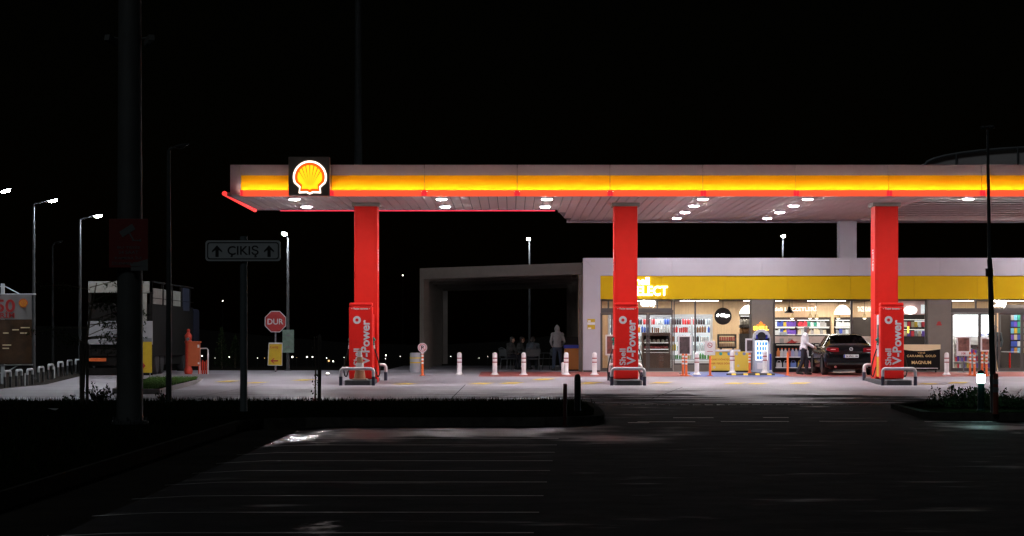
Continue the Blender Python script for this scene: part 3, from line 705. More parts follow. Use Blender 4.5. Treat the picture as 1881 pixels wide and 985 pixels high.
def bottle_mesh(name, c, r, h, capc=(.7, .7, .7)):
    b = MB(); b.lathe([(r*.9, 0), (r*1.1, h*.04), (r*1.1, h*.66), (r*.5, h*.84), (r*.42, h*.9)], n=10, k=0); b.lathe([(r*.44, h*.9), (r*.44, h), (0, h)], n=10, k=1)
    return b.mesh(name, [mat(name, c, .25, coat=.5), mat(name+'_cap', capc, .4)], True)
kinds = {'red': (.6, .03, .03), 'orange': (.75, .25, .03), 'yellow': (.7, .5, .05), 'green': (.08, .3, .06), 'dark': (.05, .03, .03), 'blue': (.05, .12, .5), 'pale': (.6, .65, .7), 'white': (.75, .75, .78), 'brown': (.3, .13, .05)}
bm_ = {k: bottle_mesh('bottle_'+k, c, .042, .27) for k, c in kinds.items()}
cm_ = {}
for k, c in kinds.items():
    b = MB(); b.lathe([(.028, 0), (.033, .01), (.033, .13), (.026, .145), (0, .145)], n=10); cm_[k] = b.mesh('can_'+k, mat('can_'+k, c, .25, metal=.3), True)
rows = [['yellow', 'yellow', 'orange', 'green', 'green', 'dark'], ['pale', 'pale', 'green', 'yellow', 'white', 'pale'], ['blue', 'pale', 'white', 'white', 'orange', 'dark'], ['white', 'red', 'orange', 'dark', 'blue', 'brown'], ['pale', 'white', 'brown', 'blue', 'dark', 'red']]
snm = ['lowest', 'second', 'middle', 'fourth', 'top']
random.seed(21)
def stock(mesh, name, label, cat, group, loc):
    o = bpy.data.objects.new(name, mesh); col.objects.link(o); o.location = loc; o.rotation_euler = (0, 0, random.uniform(0, 6)); return tag(o, label, cat, group)
for si, z in enumerate(shz):
    x = ca+.12; run = 0; kd = None
    while x < cb-.1:
        if run <= 0: kd = random.choice(rows[si]); run = random.randint(2, 5); can = random.random() < .3
        hh = random.uniform(.92, 1.12)
        o = stock((cm_ if can else bm_)[kd], 'can' if can else 'bottle', f'{kd} drink {"can" if can else "bottle"} on the {snm[si]} shelf of the long cooler', 'can' if can else 'bottle', f'{kd} drink {"cans" if can else "bottles"} on the {snm[si]} cooler shelf', (x, Yc+.17+random.uniform(0, .03), z))
        o.scale = (1, 1, hh*(1.35 if can else 1))
        x += (.07 if can else .096)*random.uniform(1, 1.05); run -= 1
        if run <= 0: x += random.uniform(0, .05)
# pastry display inside the left door
Yd = 94.0
pd = thing('pastry_display', 'brown display cabinet with lit shelves behind the left entrance', 'display cabinet', (ax(1206, Yd), Yd, .262))
b = MB(); a_, b_ = ax(1180, Yd), ax(1232, Yd)
b.box(a_, b_, Yd, Yd+.7, .262, az(648, Yd)); b.box(a_, b_, Yd, Yd+.7, az(617, Yd), az(611, Yd)); b.box(a_, a_+.05, Yd, Yd+.7, az(648, Yd), az(617, Yd)); b.box(b_-.05, b_, Yd, Yd+.7, az(648, Yd), az(617, Yd)); b.box(a_, b_, Yd+.65, Yd+.7, az(648, Yd), az(617, Yd))
b.build('cabinet', M['dark_wood'] if 'dark_wood' in M else mat('dark_wood', (.11, .06, .045), .5, var=.15, vscale=6), pd, world=True, bevel=.008)
for py in (629, 641, 647):
    b = MB(); b.box(a_+.06, b_-.06, Yd+.02, Yd+.6, az(py, Yd)-.015, az(py, Yd)); s_ = b.build('shelf', M['white_paint'], pd, world=True)
    b = MB(); b.box(a_+.08, b_-.08, Yd+.05, Yd+.07, az(py, Yd)-.03, az(py, Yd)-.016); b.build('shelf_light', M['shelf_glow'], s_)
M['pastry'] = mat('pastry', (.45, .22, .09), .6, var=.2, vscale=20); M['cup'] = mat('cream_cup', (.75, .68, .6), .5); M['berry'] = mat('berry_cake', (.35, .08, .08), .5)
for py, m_, lab, n_ in ((629, 'cup', 'white cream cake in the top of the pastry display', 6), (641, 'berry', 'dark red cake in the middle of the pastry display', 8)):
    for i in range(n_):
        b = MB(); b.lathe([(.05, 0), (.065, .03), (.06, .08), (.03, .11), (0, .115)], n=10); me = b.mesh('cake', M[m_], True)
        stock(me, 'cake', lab, 'cake', lab.replace('cake', 'cakes'), (a_+.13+i*(b_-a_-.26)/(n_-1), Yd+.2, az(py, Yd)+.001))
# round hanging sign
hs = thing('hanging_sign', 'round dark brown sign with glowing white script hung in the window', 'hanging sign', (ax(1328, 92.9), 92.9, az(581, 92.9)))
b = MB(); b.lathe([(.32, -.03), (.33, -.02), (.33, .02), (.32, .03)], n=36, axis='Y'); b.build('disc', M['dark_wall'], hs, smooth=True)
b = MB(); b.tube([(0, 0, .32), (0, 0, ZY0-az(581, 92.9))], .012, 8); b.build('rod', M['black'], hs)
place(text_mb('deli2go', wd=.52, h=.17, bold=.05, extrude=.012), (0, -.05, .02)).build('lettering', M['sign_glow'], hs)
# yellow counter before the window
Yk = 91.15
ct = thing('yellow_counter', 'yellow recycling counter with round blue and green stickers before the window', 'counter', (ax(1345, Yk), Yk, .23))
b = MB(); px_box(b, 1306, 1376, 646, 681, Yk, .55); b.build('front_panel', M['counter_yellow'] if 'counter_yellow' in M else mat('counter_yellow', (.85, .58, .07), .5), ct, world=True, bevel=.01)
b = MB(); px_box(b, 1304, 1360, 642.5, 646, Yk-.04, .65); b.build('top', M['white_paint'], ct, world=True, bevel=.008)
b = MB(); px_box(b, 1307, 1375, 681, 685.5, Yk+.05, .4); b.build('plinth', M['black'], ct, world=True)
op_ = mat('orange_print', (.55, .1, .01), .5)
for tx, py in (('GERİ DÖNÜŞÜM', 660.5), ('HER YERDE DÖNÜŞ', 668)): place(text_mb(tx, wd=.78, h=.105, bold=.02, extrude=.002), (ax(1326, Yk), Yk-.004, az(py, Yk))).build('lettering', op_, ct, world=True)
for px, cc in ((1324, (.1, .5, .4)), (1339, (.1, .3, .7)), (1353, (.55, .6, .65)), (1367, (.2, .25, .4))):
    b = MB(); b.lathe([(.06, -.006), (.06, 0)], (ax(px, Yk), Yk-.001, az(650, Yk)), 16, axis='Y'); b.build('sticker', mat('sticker', cc, .5), ct, world=True)
for px, py in ((1312, 675), (1356, 672)):
    b = MB(); b.lathe([(.055, -.006), (.055, 0)], (ax(px, Yk), Yk-.001, az(py, Yk)), 6, axis='Y'); b.build('sticker', mat('sticker_pale', (.65, .55, .4), .5), ct, world=True)
# snack rack behind it
Yr = 93.0
sr = thing('snack_rack', 'small rack of red and brown snack packs behind the yellow counter', 'rack', (ax(1336, Yr), Yr, .262))
b = MB(); px_box(b, 1320, 1352, 614, 617, Yr, .4); px_box(b, 1320, 1352, 626, 628, Yr, .4); px_box(b, 1320, 1352, 637, 640, Yr, .4); px_box(b, 1319, 1321, 614, 640, Yr, .4); px_box(b, 1351, 1353, 614, 640, Yr, .4); px_box(b, 1324, 1326, 640, 684, Yr, .3); px_box(b, 1346, 1348, 640, 684, Yr, .3)
b.build('frame', M['dark_wall'], sr, world=True)
M['pack_red'] = mat('pack_red', (.6, .07, .05), .4); M['pack_tan'] = mat('pack_tan', (.45, .24, .13), .5)
for row, (py, m_, nm) in enumerate(((626, 'pack_red', 'red'), (637, 'pack_tan', 'brown'))):
    for i in range(7):
        b = MB(); b.box(-.035, .035, 0, .1, 0, .15 if row == 0 else .13); me = b.mesh('snack_pack', M[m_])
        o = stock(me, 'snack_pack', f'{nm} snack pack on the small rack behind the yellow counter', 'snack pack', f'{nm} snack packs on the rack', (ax(1323.5, Yr)+i*.088, Yr+.08, az(py, Yr)+.001)); o.rotation_euler = (R(-8), 0, random.uniform(-.1, .1))
# dark shelf niche with lit goods
Yn = 95.5
nc = thing('wall_shelf', 'narrow dark wall shelf of lit cups beside the brown pillar', 'shelf', (ax(1368, Yn), Yn, .262))
b = MB(); px_box(b, 1359, 1384, 577, 580, Yn, .4); px_box(b, 1359, 1384, 597, 602, Yn, .4); px_box(b, 1359, 1384, 613, 684, Yn, .4); px_box(b, 1359, 1384, 577, 684, Yn+.4, .05); b.build('frame', M['dark_wall'], nc, world=True)
b = MB(); px_box(b, 1361, 1383, 580, 581.5, Yn+.1, .2); b.build('shelf_light', M['shelf_glow'], nc, world=True)
for i in range(5):
    for py, kd in ((597, 'white'), (613, 'orange')):
        b = MB(); b.lathe([(.05, 0), (.065, .17), (.067, .18), (.03, .22), (0, .23)], n=10); me = b.mesh('cup', M['cup'] if kd == 'white' else M['pastry'], True)
        stock(me, 'cup', f'{"white cup on the upper" if kd == "white" else "tan cup on the lower"} board of the dark wall shelf', 'cup', f'{kd} cups on the dark wall shelf', (ax(1362, Yn)+i*.11, Yn+.2, az(py, Yn)+.001))
# deli bar: wood header with letters, dark wall, lit shelves
Yw = 98.3
db = thing('deli_bar', 'dark deli back bar under a light wood header with white letters', 'bar', (ax(1500, Yw), Yw, .262))
b = MB(); px_box(b, 1416, 1600, 557, 583, Yw-.05, .2); px_box(b, 1527, 1532, 583, 625, Yw-.3, .4); b.build('header', M['wood'], db, world=True)
b = MB(); px_box(b, 1416, 1527, 583, 684, Yw, .1); px_box(b, 1532, 1600, 583, 684, Yw, .1); b.build('back_panel', M['dark_wall'], db, world=True)
place(text_mb('deli LEZZETLERİ', wd=ax(1500, Yw)-ax(1422, Yw), h=.2, bold=.02, extrude=.02), (ax(1461, Yw), Yw-.08, az(567, Yw))).build('lettering', M['letter_glow'], db, world=True)
place(text_mb('TAZE KAHVE', wd=ax(1603, Yw)-ax(1572, Yw), h=.2, bold=.02, extrude=.02), (ax(1590, Yw), Yw-.08, az(568, Yw))).build('lettering', M['letter_glow'], db, world=True)
for a, e in ((1420, 1461), (1464, 1524), (1534, 1562)):
    for py in (600, 614):
        b = MB(); px_box(b, a, e, py, py+1.6, Yw-.35, .34); s_ = b.build('shelf', M['white_paint'], db, world=True)
        b = MB(); px_box(b, a+1, e-1, py-12, py-11, Yw-.1, .06); b.build('shelf_light', M['shelf_glow'], s_)
cc = {'purple': (.16, .08, .5), 'yellow': (.75, .5, .05), 'blue': (.05, .09, .45), 'white': (.75, .78, .8), 'red': (.7, .05, .08), 'green': (.04, .3, .22), 'cream': (.65, .55, .4), 'grey': (.35, .33, .33)}
bxm = {}
for k, c in cc.items():
    b = MB(); b.box(-.06, .06, 0, .15, 0, .21); bxm[k] = b.mesh('carton_'+k, mat('carton_'+k, c, .45))
lay = {(1421, 600): ['white', 'blue', 'blue', 'yellow', 'purple', 'purple', 'purple'], (1421, 614): ['white', 'white', 'blue', 'yellow', 'purple', 'purple', 'purple'], (1465, 600): ['red', 'red', 'red', 'green', 'white', 'green', 'white', 'grey', 'grey'], (1465, 614): ['cream', 'white', 'cream', 'cream', 'grey', 'cream', 'cream', 'grey', 'cream'], (1535, 600): ['white', 'white', 'white', 'white', 'white'], (1535, 614): ['grey', 'blue', 'grey', 'white', 'grey']}
for (a, py), ks in lay.items():
    for i, k in enumerate(ks):
        where = {1421: 'shelf next to the brown pillar', 1465: 'middle shelf', 1535: 'shelf under the big white lamp'}[a]
        for h_ in (0, 1):
            o = stock(bxm[k], 'carton', f'{k} carton on the {"upper" if py == 600 else "lower"} {where} of the deli bar', 'carton', f'{k} cartons, {"upper" if py == 600 else "lower"} {where}', (ax(a+2, Yw)+i*.128+h_*.062-.031, Yw-.3+random.uniform(-.01, .02), az(py, Yw)+.001)); o.rotation_euler = (0, 0, random.uniform(-.08, .08)); o.scale = (.47, 1, random.uniform(.7, 1.05))
# pendant lamps
def pendant(px, py0, py1, Y, kind, label, m):
    t = thing('pendant_lamp', label, 'pendant lamp', (ax(px, Y), Y, az(py1, Y)), group='pendant lamps in the shop')
    h = az(py0, Y)-az(py1, Y); b = MB()
    if kind == 'cone': b.lathe([(.19, 0), (.2, .01), (.09, h*.45), (.06, h*.9), (.02, h)], n=20)
    if kind == 'dome': b.lathe([(0, .02), (.3, .01), (.33, 0), (.32, h*.25), (.25, h*.6), (.13, h*.9), (0, h)], n=24)
    if kind == 'cup': b.lathe([(.085, 0), (.075, h*.6), (.05, h*.85), (.02, h)], n=16)
    b.build('lamp_shade', m, t, smooth=True)
    b = MB(); b.tube([(0, 0, h), (0, 0, ZY0+.02-az(py1, Y))], .008, 6); b.build('cord', M['black'], t)
    if kind == 'cup': b = MB(); b.ell((0, 0, .0), (.06, .06, .03)); b.build('bulb', M['globe'], t, smooth=True)
M['brass'] = mat('brass_shade', (.42, .3, .14), .4, metal=.4); M['dome'] = emat('white_dome_lamp', (1, .95, .86), 2.2)
pendant(1450, 563, 575, 93.6, 'cone', 'black cone pendant lamp in the window by the brown pillar', M['black'])
pendant(1548, 560, 578, 93.4, 'dome', 'big glowing white dome lamp hung above the black car', M['dome'])
pendant(1374, 560, 577, 94.2, 'dome', 'big glowing white dome lamp beside the round hanging sign', M['dome'])
for px, l in ((1455, 'small brass pendant lamp just right of the black cone lamp'), (1488, 'small brass pendant lamp above the head of the man in white'), (1500, 'small brass pendant lamp right of the man in white'), (1540, 'small brass pendant lamp below the big dome lamp'), (1588, 'small brass pendant lamp left of the right red column')): pendant(px, 576, 585, 96.5, 'cup', l, M['brass'])
# deli counter
Yq = 95.4
dc = thing('deli_counter', 'deli counter with pale pink picture front behind the man in white', 'counter', (ax(1500, Yq), Yq, .262))
b = MB(); px_box(b, 1416, 1600, 634, 684, Yq, .6); b.build('base', M['black'], dc, world=True)
b = MB(); px_box(b, 1416, 1600, 618, 634, Yq, .6); M['pinkish'] = mat('pink_counter_print', (.7, .52, .5), .4, var=.2, vscale=3); b.build('front_panel', M['pinkish'], dc, world=True)
b = MB()
for px in (1432, 1448, 1520, 1536): px_box(b, px, px+8, 622, 633, Yq-.006, .004)
b.build('front_print', mat('counter_print_grey', (.35, .32, .33), .5), dc, world=True)
b = MB(); b.prism([(ax(1449, Yq)+a, az(628, Yq)+c) for a, c in ((-.1, -.05), (.15, -.08), (.4, 0), (.2, .02), (.12, .1), (.04, .04))], Yq-.012, Yq-.007); b.build('front_print', M['sign_red'], dc, world=True)
b = MB(); px_box(b, 1432, 1446, 610, 616, Yq+.1, .3); b.build('till', M['grey_plastic'], dc, world=True)
# motor oil shelf outside
Yo = 90.9
os_ = thing('oil_shelf', 'low black outdoor shelf of oil bottles and jerrycans before the window', 'shelf', (ax(1460, Yo), Yo, .23))
a_, b_ = ax(1422, Yo), ax(1530, Yo)
b = MB(); b.box(a_, a_+.05, Yo, Yo+.45, .23, az(632, Yo)); b.box(b_-.05, b_, Yo, Yo+.45, .23, az(632, Yo)); b.box(a_, b_, Yo+.42, Yo+.45, .23, az(632, Yo)); b.box(a_, b_, Yo, Yo+.45, az(632, Yo), az(630.5, Yo)); b.box(a_, b_, Yo+.02, Yo+.42, .24, .34); b.build('frame', M['black'], os_, world=True)
for py in (655.5, 675): 
    b = MB(); b.box(a_+.05, b_-.05, Yo-.01, Yo+.42, az(py, Yo)-.03, az(py, Yo)); b.build('shelf', M['white_paint'], os_, world=True)
b = MB(); b.box(a_+.1, b_-.1, Yo+.15, Yo+.2, az(634, Yo), az(633.4, Yo)); b.build('shelf_light', M['letter_glow'], os_, world=True)
def oil(c):
    b = MB(); b.box(-.06, .06, -.045, .045, 0, .2, 0); b.lathe([(.06, .2), (.03, .26), (.025, .28)], n=8, k=0); b.lathe([(.03, .28), (.03, .32), (0, .32)], n=8, k=1); return b.mesh('oil_bottle', [mat('oil', c, .4), M['orange']], False)
for i, (nm, c) in enumerate((('orange', (.6, .2, .05)), ('pale', (.5, .5, .52)), ('pale', (.5, .5, .52)), ('red', (.5, .12, .1)), ('blue grey', (.3, .33, .5)), ('grey', (.4, .4, .45)), ('blue', (.2, .25, .5)), ('grey', (.4, .4, .45)), ('pale', (.5, .5, .52)))):
    stock(oil(c), 'oil_bottle', f'{nm} oil bottle on the upper board of the outdoor shelf', 'bottle', f'{nm} oil bottles on the outdoor shelf', (a_+.17+i*.135, Yo+.15, az(655.5, Yo)+.001)).rotation_euler = (0, 0, 0)
for i, (nm, c) in enumerate((('white', (.6, .6, .6)), ('silver', (.5, .5, .52)), ('blue', (.12, .2, .5)), ('yellow', (.7, .5, .05)), ('pink', (.6, .2, .25)), ('white', (.6, .6, .6)))):
    b = MB(); b.box(-.1, .1, -.07, .07, 0, .17); b.tube([(-.08, 0, .17), (-.05, 0, .25), (.05, 0, .25), (.08, 0, .17)], .014, 8)
    stock(b.mesh('jerrycan', mat('jerrycan', c, .45)), 'jerrycan', f'{nm} jerrycan with a handle on the lower board of the outdoor shelf', 'jerrycan', f'{nm} jerrycans on the outdoor shelf', (a_+.2+i*.27, Yo+.18, az(675, Yo)+.001)).rotation_euler = (0, 0, 0)
# shelves right of the third pump
Yx = 95
gs = thing('goods_shelf', 'bright goods shelf under a round white lit sign right of the pump', 'shelf', (ax(1685, Yx), Yx, .262))
b = MB(); px_box(b, 1640, 1712, 578, 586, Yx, .4); px_box(b, 1640, 1712, 601, 604, Yx, .4); px_box(b, 1640, 1712, 618, 684, Yx, .4); px_box(b, 1640, 1712, 578, 684, Yx+.42, .05); b.build('frame', M['dark_wall'], gs, world=True)
b = MB(); px_box(b, 1640, 1712, 552, 578, Yx+.1, .2); b.build('header', mat('pink_header', (.75, .5, .5), .5), gs, world=True)
b = MB(); px_box(b, 1680, 1710, 589, 598, Yx+.3, .05); px_box(b, 1680, 1708, 607, 613, Yx+.3, .05); px_box(b, 1692, 1712, 560, 576, Yx+.05, .04); b.build('light_panel', M['cool_light'], gs, world=True)
b = MB(); b.ell((ax(1672, Yx), Yx-.05, az(570, Yx)), (.26, .04, .16)); b.build('round_sign', M['sign_glow'], gs, world=True, smooth=True)
b = MB(); px_box(b, 1667, 1670, 600, 612, Yx-.1, .05); b.build('lit_price_tag', M['neon_yellow'], gs, world=True)
b = MB(); px_box(b, 1642, 1711, 587, 588, Yx+.12, .06); px_box(b, 1642, 1711, 605, 606, Yx+.12, .06); b.build('shelf_light', M['shelf_glow'], gs, world=True)  # strip lights added to brighten the goods
for i in range(8):
    for py, ks in ((618, ('cream', 'grey', 'red', 'purple')), (601, ('white', 'yellow', 'cream', 'red'))):
        k = ks[(i*3) % 4]; stock(bxm[k], 'carton', f'{k} carton on the {"lower" if py == 618 else "upper"} board of the goods shelf right of the pump', 'carton', f'{k} cartons, {"lower" if py == 618 else "upper"} goods shelf', (ax(1664, Yx)+i*.14, Yx+.1, az(py, Yx)+.001)).rotation_euler = (0, 0, random.uniform(-.2, .2))
# right entrance interior: light wall, posters, a stand of goods
Yv = 96.2
lw = thing('light_wall', 'large glowing white picture wall inside the right entrance', 'lightbox', (ax(1790, Yv), Yv, .262))
b = MB(); px_box(b, 1745, 1823, 574, 684, Yv+.06, .1); b.build('frame', M['white_paint'], lw, world=True)
b = MB(); px_box(b, 1753, 1798, 577, 617, Yv, .05); px_box(b, 1799, 1822, 577, 617, Yv, .05); b.build('light_panel', emat('light_wall', (.93, .97, 1), 3.2), lw, world=True)
b = MB(); b.prism([(ax(p, Yv-.01), az(q, Yv-.01)) for p, q in ((1795, 613), (1812, 614.5), (1821, 608), (1821, 616), (1800, 617))], Yv-.02, Yv-.005); b.build('light_print', mat('violet_print', (.15, .15, .5), .5), lw, world=True)
gs2 = thing('entrance_shelf', 'white shelf with rows of small goods inside the right entrance', 'shelf', (ax(1790, 95), 95, .262))
b = MB()
for py in (632, 650, 664, 676): px_box(b, 1752, 1825, py, py+1.5, 94.8, .4)
px_box(b, 1752, 1825, 625, 684, 95.2, .05); b.build('frame', M['white_paint'], gs2, world=True)
random.seed(4)
for py, nm in ((650, 'upper'), (664, 'middle'), (676, 'lower')):
    x = ax(1754, 94.8)+.07
    while x < ax(1823, 94.8)-.06:
        k = random.choice(['cream', 'grey', 'red', 'white', 'yellow', 'purple'])
        o = stock(bxm[k], 'carton', f'{k} carton on the {nm} board of the white entrance shelf', 'carton', f'{k} cartons on the {nm} entrance board', (x, 94.86, az(py, 94.8)+.001)); o.rotation_euler = (0, 0, 0); o.scale = (.5, 1, random.uniform(.55, .95)); x += .075
mg = thing('magazine_wall', 'tall dark stand of orange and blue magazines at the right edge', 'stand', (ax(1862, 95.5), 95.5, .262))
b = MB(); px_box(b, 1838, 1895, 560, 684, 95.7, .2); b.build('frame', M['dark_wall'], mg, world=True)
random.seed(9)
for r_ in range(6):
    for c_ in range(5):
        b = MB(); px_box(b, 1857+c_*6, 1862.4+c_*6, 579+r_*12, 588.5+r_*12, 95.66, .03)
        k = random.choice(list(cc.values())+[(.7, .3, .06), (.2, .5, .7)]); b.build('magazine', mat('magazine', k, .4), mg, world=True)
tb = thing('bistro_table', 'small round white table inside the right entrance doors', 'table', (ax(1855, 94), 94, .262))
b = MB(); b.lathe([(.02, .7), (.34, .71), (.34, .74), (0, .74)], n=20); b.build('table_top', M['white_paint'], tb, smooth=True)
b = MB(); b.lathe([(.22, 0), (.22, .02), (.035, .05), (.035, .7)], n=14); b.build('leg', M['red_clad'], tb, smooth=True)

# ------------------------------------------------------------------ forecourt furniture before the shop
YBL = 86.2
def make_bollard(label):
    t = thing('bollard', label, 'bollard', group='white bollards with red bands along the walkway')
    b = MB(); b.lathe([(.15, 0), (.15, .025), (.10, .06), (.083, .11), (.083, .72), (.075, .77), (.045, .80), (0, .81)], n=18); b.build('post', M['white_paint'], t, smooth=True)
    for z in (.44, .58): b = MB(); b.lathe([(.0845, z), (.0865, z), (.0865, z+.035), (.0845, z+.035)], n=18); b.build('band', M['refl_red'], t, smooth=True)
    return t
bl = [(844, 'leftmost white bollard with red bands before the terrace'), (909, 'white bollard with red bands in front of the two seated people'), (962, 'white bollard with red bands in front of the seated person'), (1040, 'white bollard with red bands beside the hooded person'), (1092, 'white bollard with red bands before the white pillar'), (1280, 'white bollard with red bands left of the no smoking sign'), (1345, 'white bollard with red bands before the yellow counter'), (1405, 'white bollard with red bands before the blue machine'), (1739, 'white bollard with red bands right of the black freezer')]
b0 = None
for px, l in bl:
    loc = (ax(px, YBL), YBL, gz(0, YBL)+.012)
    if px in (1345, 1405): loc = (ax(px, 86.6), 86.6, gz(0, 86.6)+.075)
    if b0 is None: b0 = make_bollard(l); b0.location = loc
    else: copy_thing(b0, loc, l)
s_ = thing('short_post', 'short plain white post behind the bollard by the hooded person', 'post', (ax(1034, 88.5), 88.5, gz(0, 88.5)+.01)); b = MB(); b.lathe([(.06, 0), (.06, .38), (.04, .41), (0, .42)], n=14); b.build('post', M['white_paint'], s_, smooth=True)
b = MB(); b.lathe([(.2, 0), (.2, .72), (.19, .74), (0, .74)], (0, 0, 0), 20); wb = thing('white_bin', 'white round bin with two yellow bands at the terrace corner', 'bin', (ax(763, 91), 91, gz(0, 91)+.0)); b.build('drum', mat('grey_white_drum', (.4, .4, .44), .5), wb, smooth=True)
for z in (.35, .52): b = MB(); b.lathe([(.202, z), (.206, z), (.206, z+.045), (.202, z+.045)], n=20); b.build('band', M['yellow'], wb, smooth=True)
def flexi(label, px, Y, h=.78, sign=None, plain=False, dz=.012):
    t = thing('marker_post', label, 'marker post', (ax(px, Y), Y, gz(0, Y)+dz), group='orange flexible marker posts')
    b = MB(); b.lathe([(.1, 0), (.1, .02), (.05, .03), (.043, .06), (.04, h-.02), (.03, h), (0, h)], n=14); b.build('post', M['orange'], t, smooth=True)
    if not plain:
        for i in range(3): z = h*.52+i*h*.155; b = MB(); b.lathe([(.0425, z), (.0445, z), (.0435, z+h*.075), (.0415, z+h*.075)], n=14); b.build('band', M['refl_white'], t, smooth=True)
    return t
np_ = flexi('orange marker post carrying the round no parking sign', 776, 85.6, .8)
t = thing('no_parking_sign', 'round no parking sign with a crossed letter P on the marker post', 'sign', (ax(776, 85.55), 85.55, gz(0, 85.6)+.82))
b = MB(); b.lathe([(.165, -.01), (.165, .01)], (0, 0, .18), 28, axis='Y'); b.prism([(-.07, .04), (.07, .04), (.02, -.06), (-.02, -.06)], -.009, .009); b.build('plate', mat('pink_white', (.68, .55, .58), .5), t)
b = MB(); N = 28; v = [(r*math.cos(6.2832*i/N), -.013, .18+r*math.sin(6.2832*i/N)) for r in (.115, .135) for i in range(N)]; b.add(v, [(i, (i+1) % N, N+(i+1) % N, N+i) for i in range(N)]); b.obox((0, -.0135, .18), (.26, .001, .02), (0, R(45), 0)); b.build('ring', M['sign_red'], t)
place(text_mb('P', h=.15, bold=.03, extrude=.001), (0, -.015, .18)).build('lettering', M['sign_black'], t)
flexi('orange and white marker post before the framed poster, left of its pair', 1254.5, 85.5)
flexi('orange and white marker post before the framed poster, right of its pair', 1260.5, 85.3)
flexi('orange and white marker post between the counter and the blue machine', 1377, 87.2, .72, dz=.06)
flexi('plain orange marker post behind the man in white', 1447, 85.6, .82, plain=True)
for px, y, l in ((1782, 85.9, 'orange and white checked post under the price poster, leftmost of four'), (1790, 85.4, 'orange and white checked post under the price poster, second of four'), (1804, 85.9, 'orange and white checked post behind the lit bollard, third of four'), (1812, 85.4, 'orange and white checked post beside the dark lamp pole, last of four')): flexi(l, px, y, .82)
ns = flexi('plain orange marker post carrying the no smoking sign', 1304.5, 85.4, .7, plain=True)
t = thing('no_smoking_sign', 'white no smoking plate with a red ring on the orange post', 'sign', (ax(1304, 85.3), 85.3, gz(0, 85.4)+.74))
b = MB(); b.box(-.19, .19, -.01, .01, 0, .5); b.build('plate', M['white_paint'], t, bevel=.03)
b = MB(); N = 28; v = [(r*math.cos(6.2832*i/N), -.013, .35+r*math.sin(6.2832*i/N)) for r in (.07, .09) for i in range(N)]; b.add(v, [(i, (i+1) % N, N+(i+1) % N, N+i) for i in range(N)]); b.obox((0, -.0135, .35), (.16, .001, .018), (0, R(40), 0)); b.build('ring', M['sign_red'], t); b = MB(); b.box(-.1, .1, -.013, -.012, .12, .14); b.build('caption', M['sign_red'], t)
b = MB(); b.box(-.05, .03, -.0132, -.012, .335, .35); b.box(.035, .05, -.0132, -.012, .335, .35); b.build('cigarette_print', M['sign_black'], t)
# framed posters
M['poster_dark'] = mat('poster_dark', (.07, .05, .05), .4, var=.8, vscale=5); M['poster_red'] = mat('poster_red', (.2, .06, .05), .4, var=.6, vscale=5); M['poster_brown'] = mat('poster_brown', (.2, .09, .07), .4, var=.7, vscale=6)
def poster(label, px0, px1, py0, py1, Y, m, foot=0, mount=False):
    t = thing('poster_stand', label, 'poster stand', (ax((px0+px1)/2, Y), Y, gz(0, Y)+.01)); zz = lambda p: az(p, Y)-gz(0, Y)-.01
    hw = (ax(px1, Y)-ax(px0, Y))/2
    b = MB(); b.box(-hw, hw, -.02, .02, zz(py1), zz(py0)); b.build('frame', M['white_paint'], t, bevel=.01)
    b = MB(); b.box(-hw+.06, hw-.06, -.026, -.021, zz(py1)+(.18 if foot else .06), zz(py0)-.06); b.build('picture', m, t)
    b = MB(); b.tube([(0, .03, 0), (0, .03, zz(py1)+.05)], .025, 8); b.box(-hw*.8, hw*.8, -.15, .2, 0, .03); b.build('stand', M['galv'], t)
    if foot: place(text_mb('10₺', h=.09, bold=.02, extrude=.001), (0, -.026, zz(py1)+.09)).build('lettering', M['sign_red'], t)
poster('framed dark photo poster on a stand by the left entrance', 1245, 1270, 616, 653, 88.6, M['poster_dark'])
poster('dark red poster in a white frame beside the entrance pump', 1112, 1136, 615, 653, 90.2, M['poster_red'])
poster('brown price poster with red price in the right entrance', 1757, 1783, 618, 654, 90.6, M['poster_brown'], 1)
poster('small brown food poster behind the dark lamp pole', 1801, 1822, 620, 646, 90.8, M['poster_brown'])
poster('small framed dark picture beside the blue machine', 1369, 1391, 622, 648, 89.5, M['poster_dark'])
# blue and grey self service machine with glowing sign above
Ym = 89.0
vm = thing('service_machine', 'blue and grey self service machine with a bright blue screen', 'vending machine', (ax(1400, Ym), Ym, .22))
a_, b_ = -.33, .33; zz = lambda p: az(p, Ym)-.22
b = MB(); b.box(-.36, .36, 0, .6, zz(684), zz(680)); b.box(-.31, .31, .03, .6, zz(680), zz(620)); b.lathe([(.03, .03), (.30, .03), (.30, .5), (.03, .5)], (0, 0, zz(620)), 28, axis='Y'); b.build('body', M['grey_plastic'], vm, bevel=.015)
b = MB(); b.box(.27, .345, .02, .6, zz(682), zz(650)); b.box(-.22, .2, .0, .4, zz(623), zz(615)); b.build('trim', M['blue_plastic'], vm, bevel=.01)
b = MB(); b.lathe([(0, -.005), (.16, -.005), (.16, .03), (.1, .03)], (-.02, 0, zz(618)), 24, axis='Y'); b.build('dial_panel', M['black'], vm)
b = MB(); b.box(-.24, .2, .005, .03, zz(662), zz(626)); s_ = b.build('screen', M['screen'], vm)
b = MB(); random.seed(2)
for r_ in range(4):
    for c_ in range(4): b = MB(); b.box(-.2+c_*.1, -.2+c_*.1+random.uniform(.05, .09), -.002, .003, zz(660.5-r_*8.5), zz(654-r_*8.5)); b.build('screen_block', M['screen_blue'], s_)
b = MB(); b.box(-.06, .05, .02, .029, zz(674), zz(671)); b.build('badge', M['sign_red'], vm)
b = MB(); b.box(-.18, .16, .012, .029, zz(678), zz(667)); b.build('hatch', M['white_paint'], vm, bevel=.005)
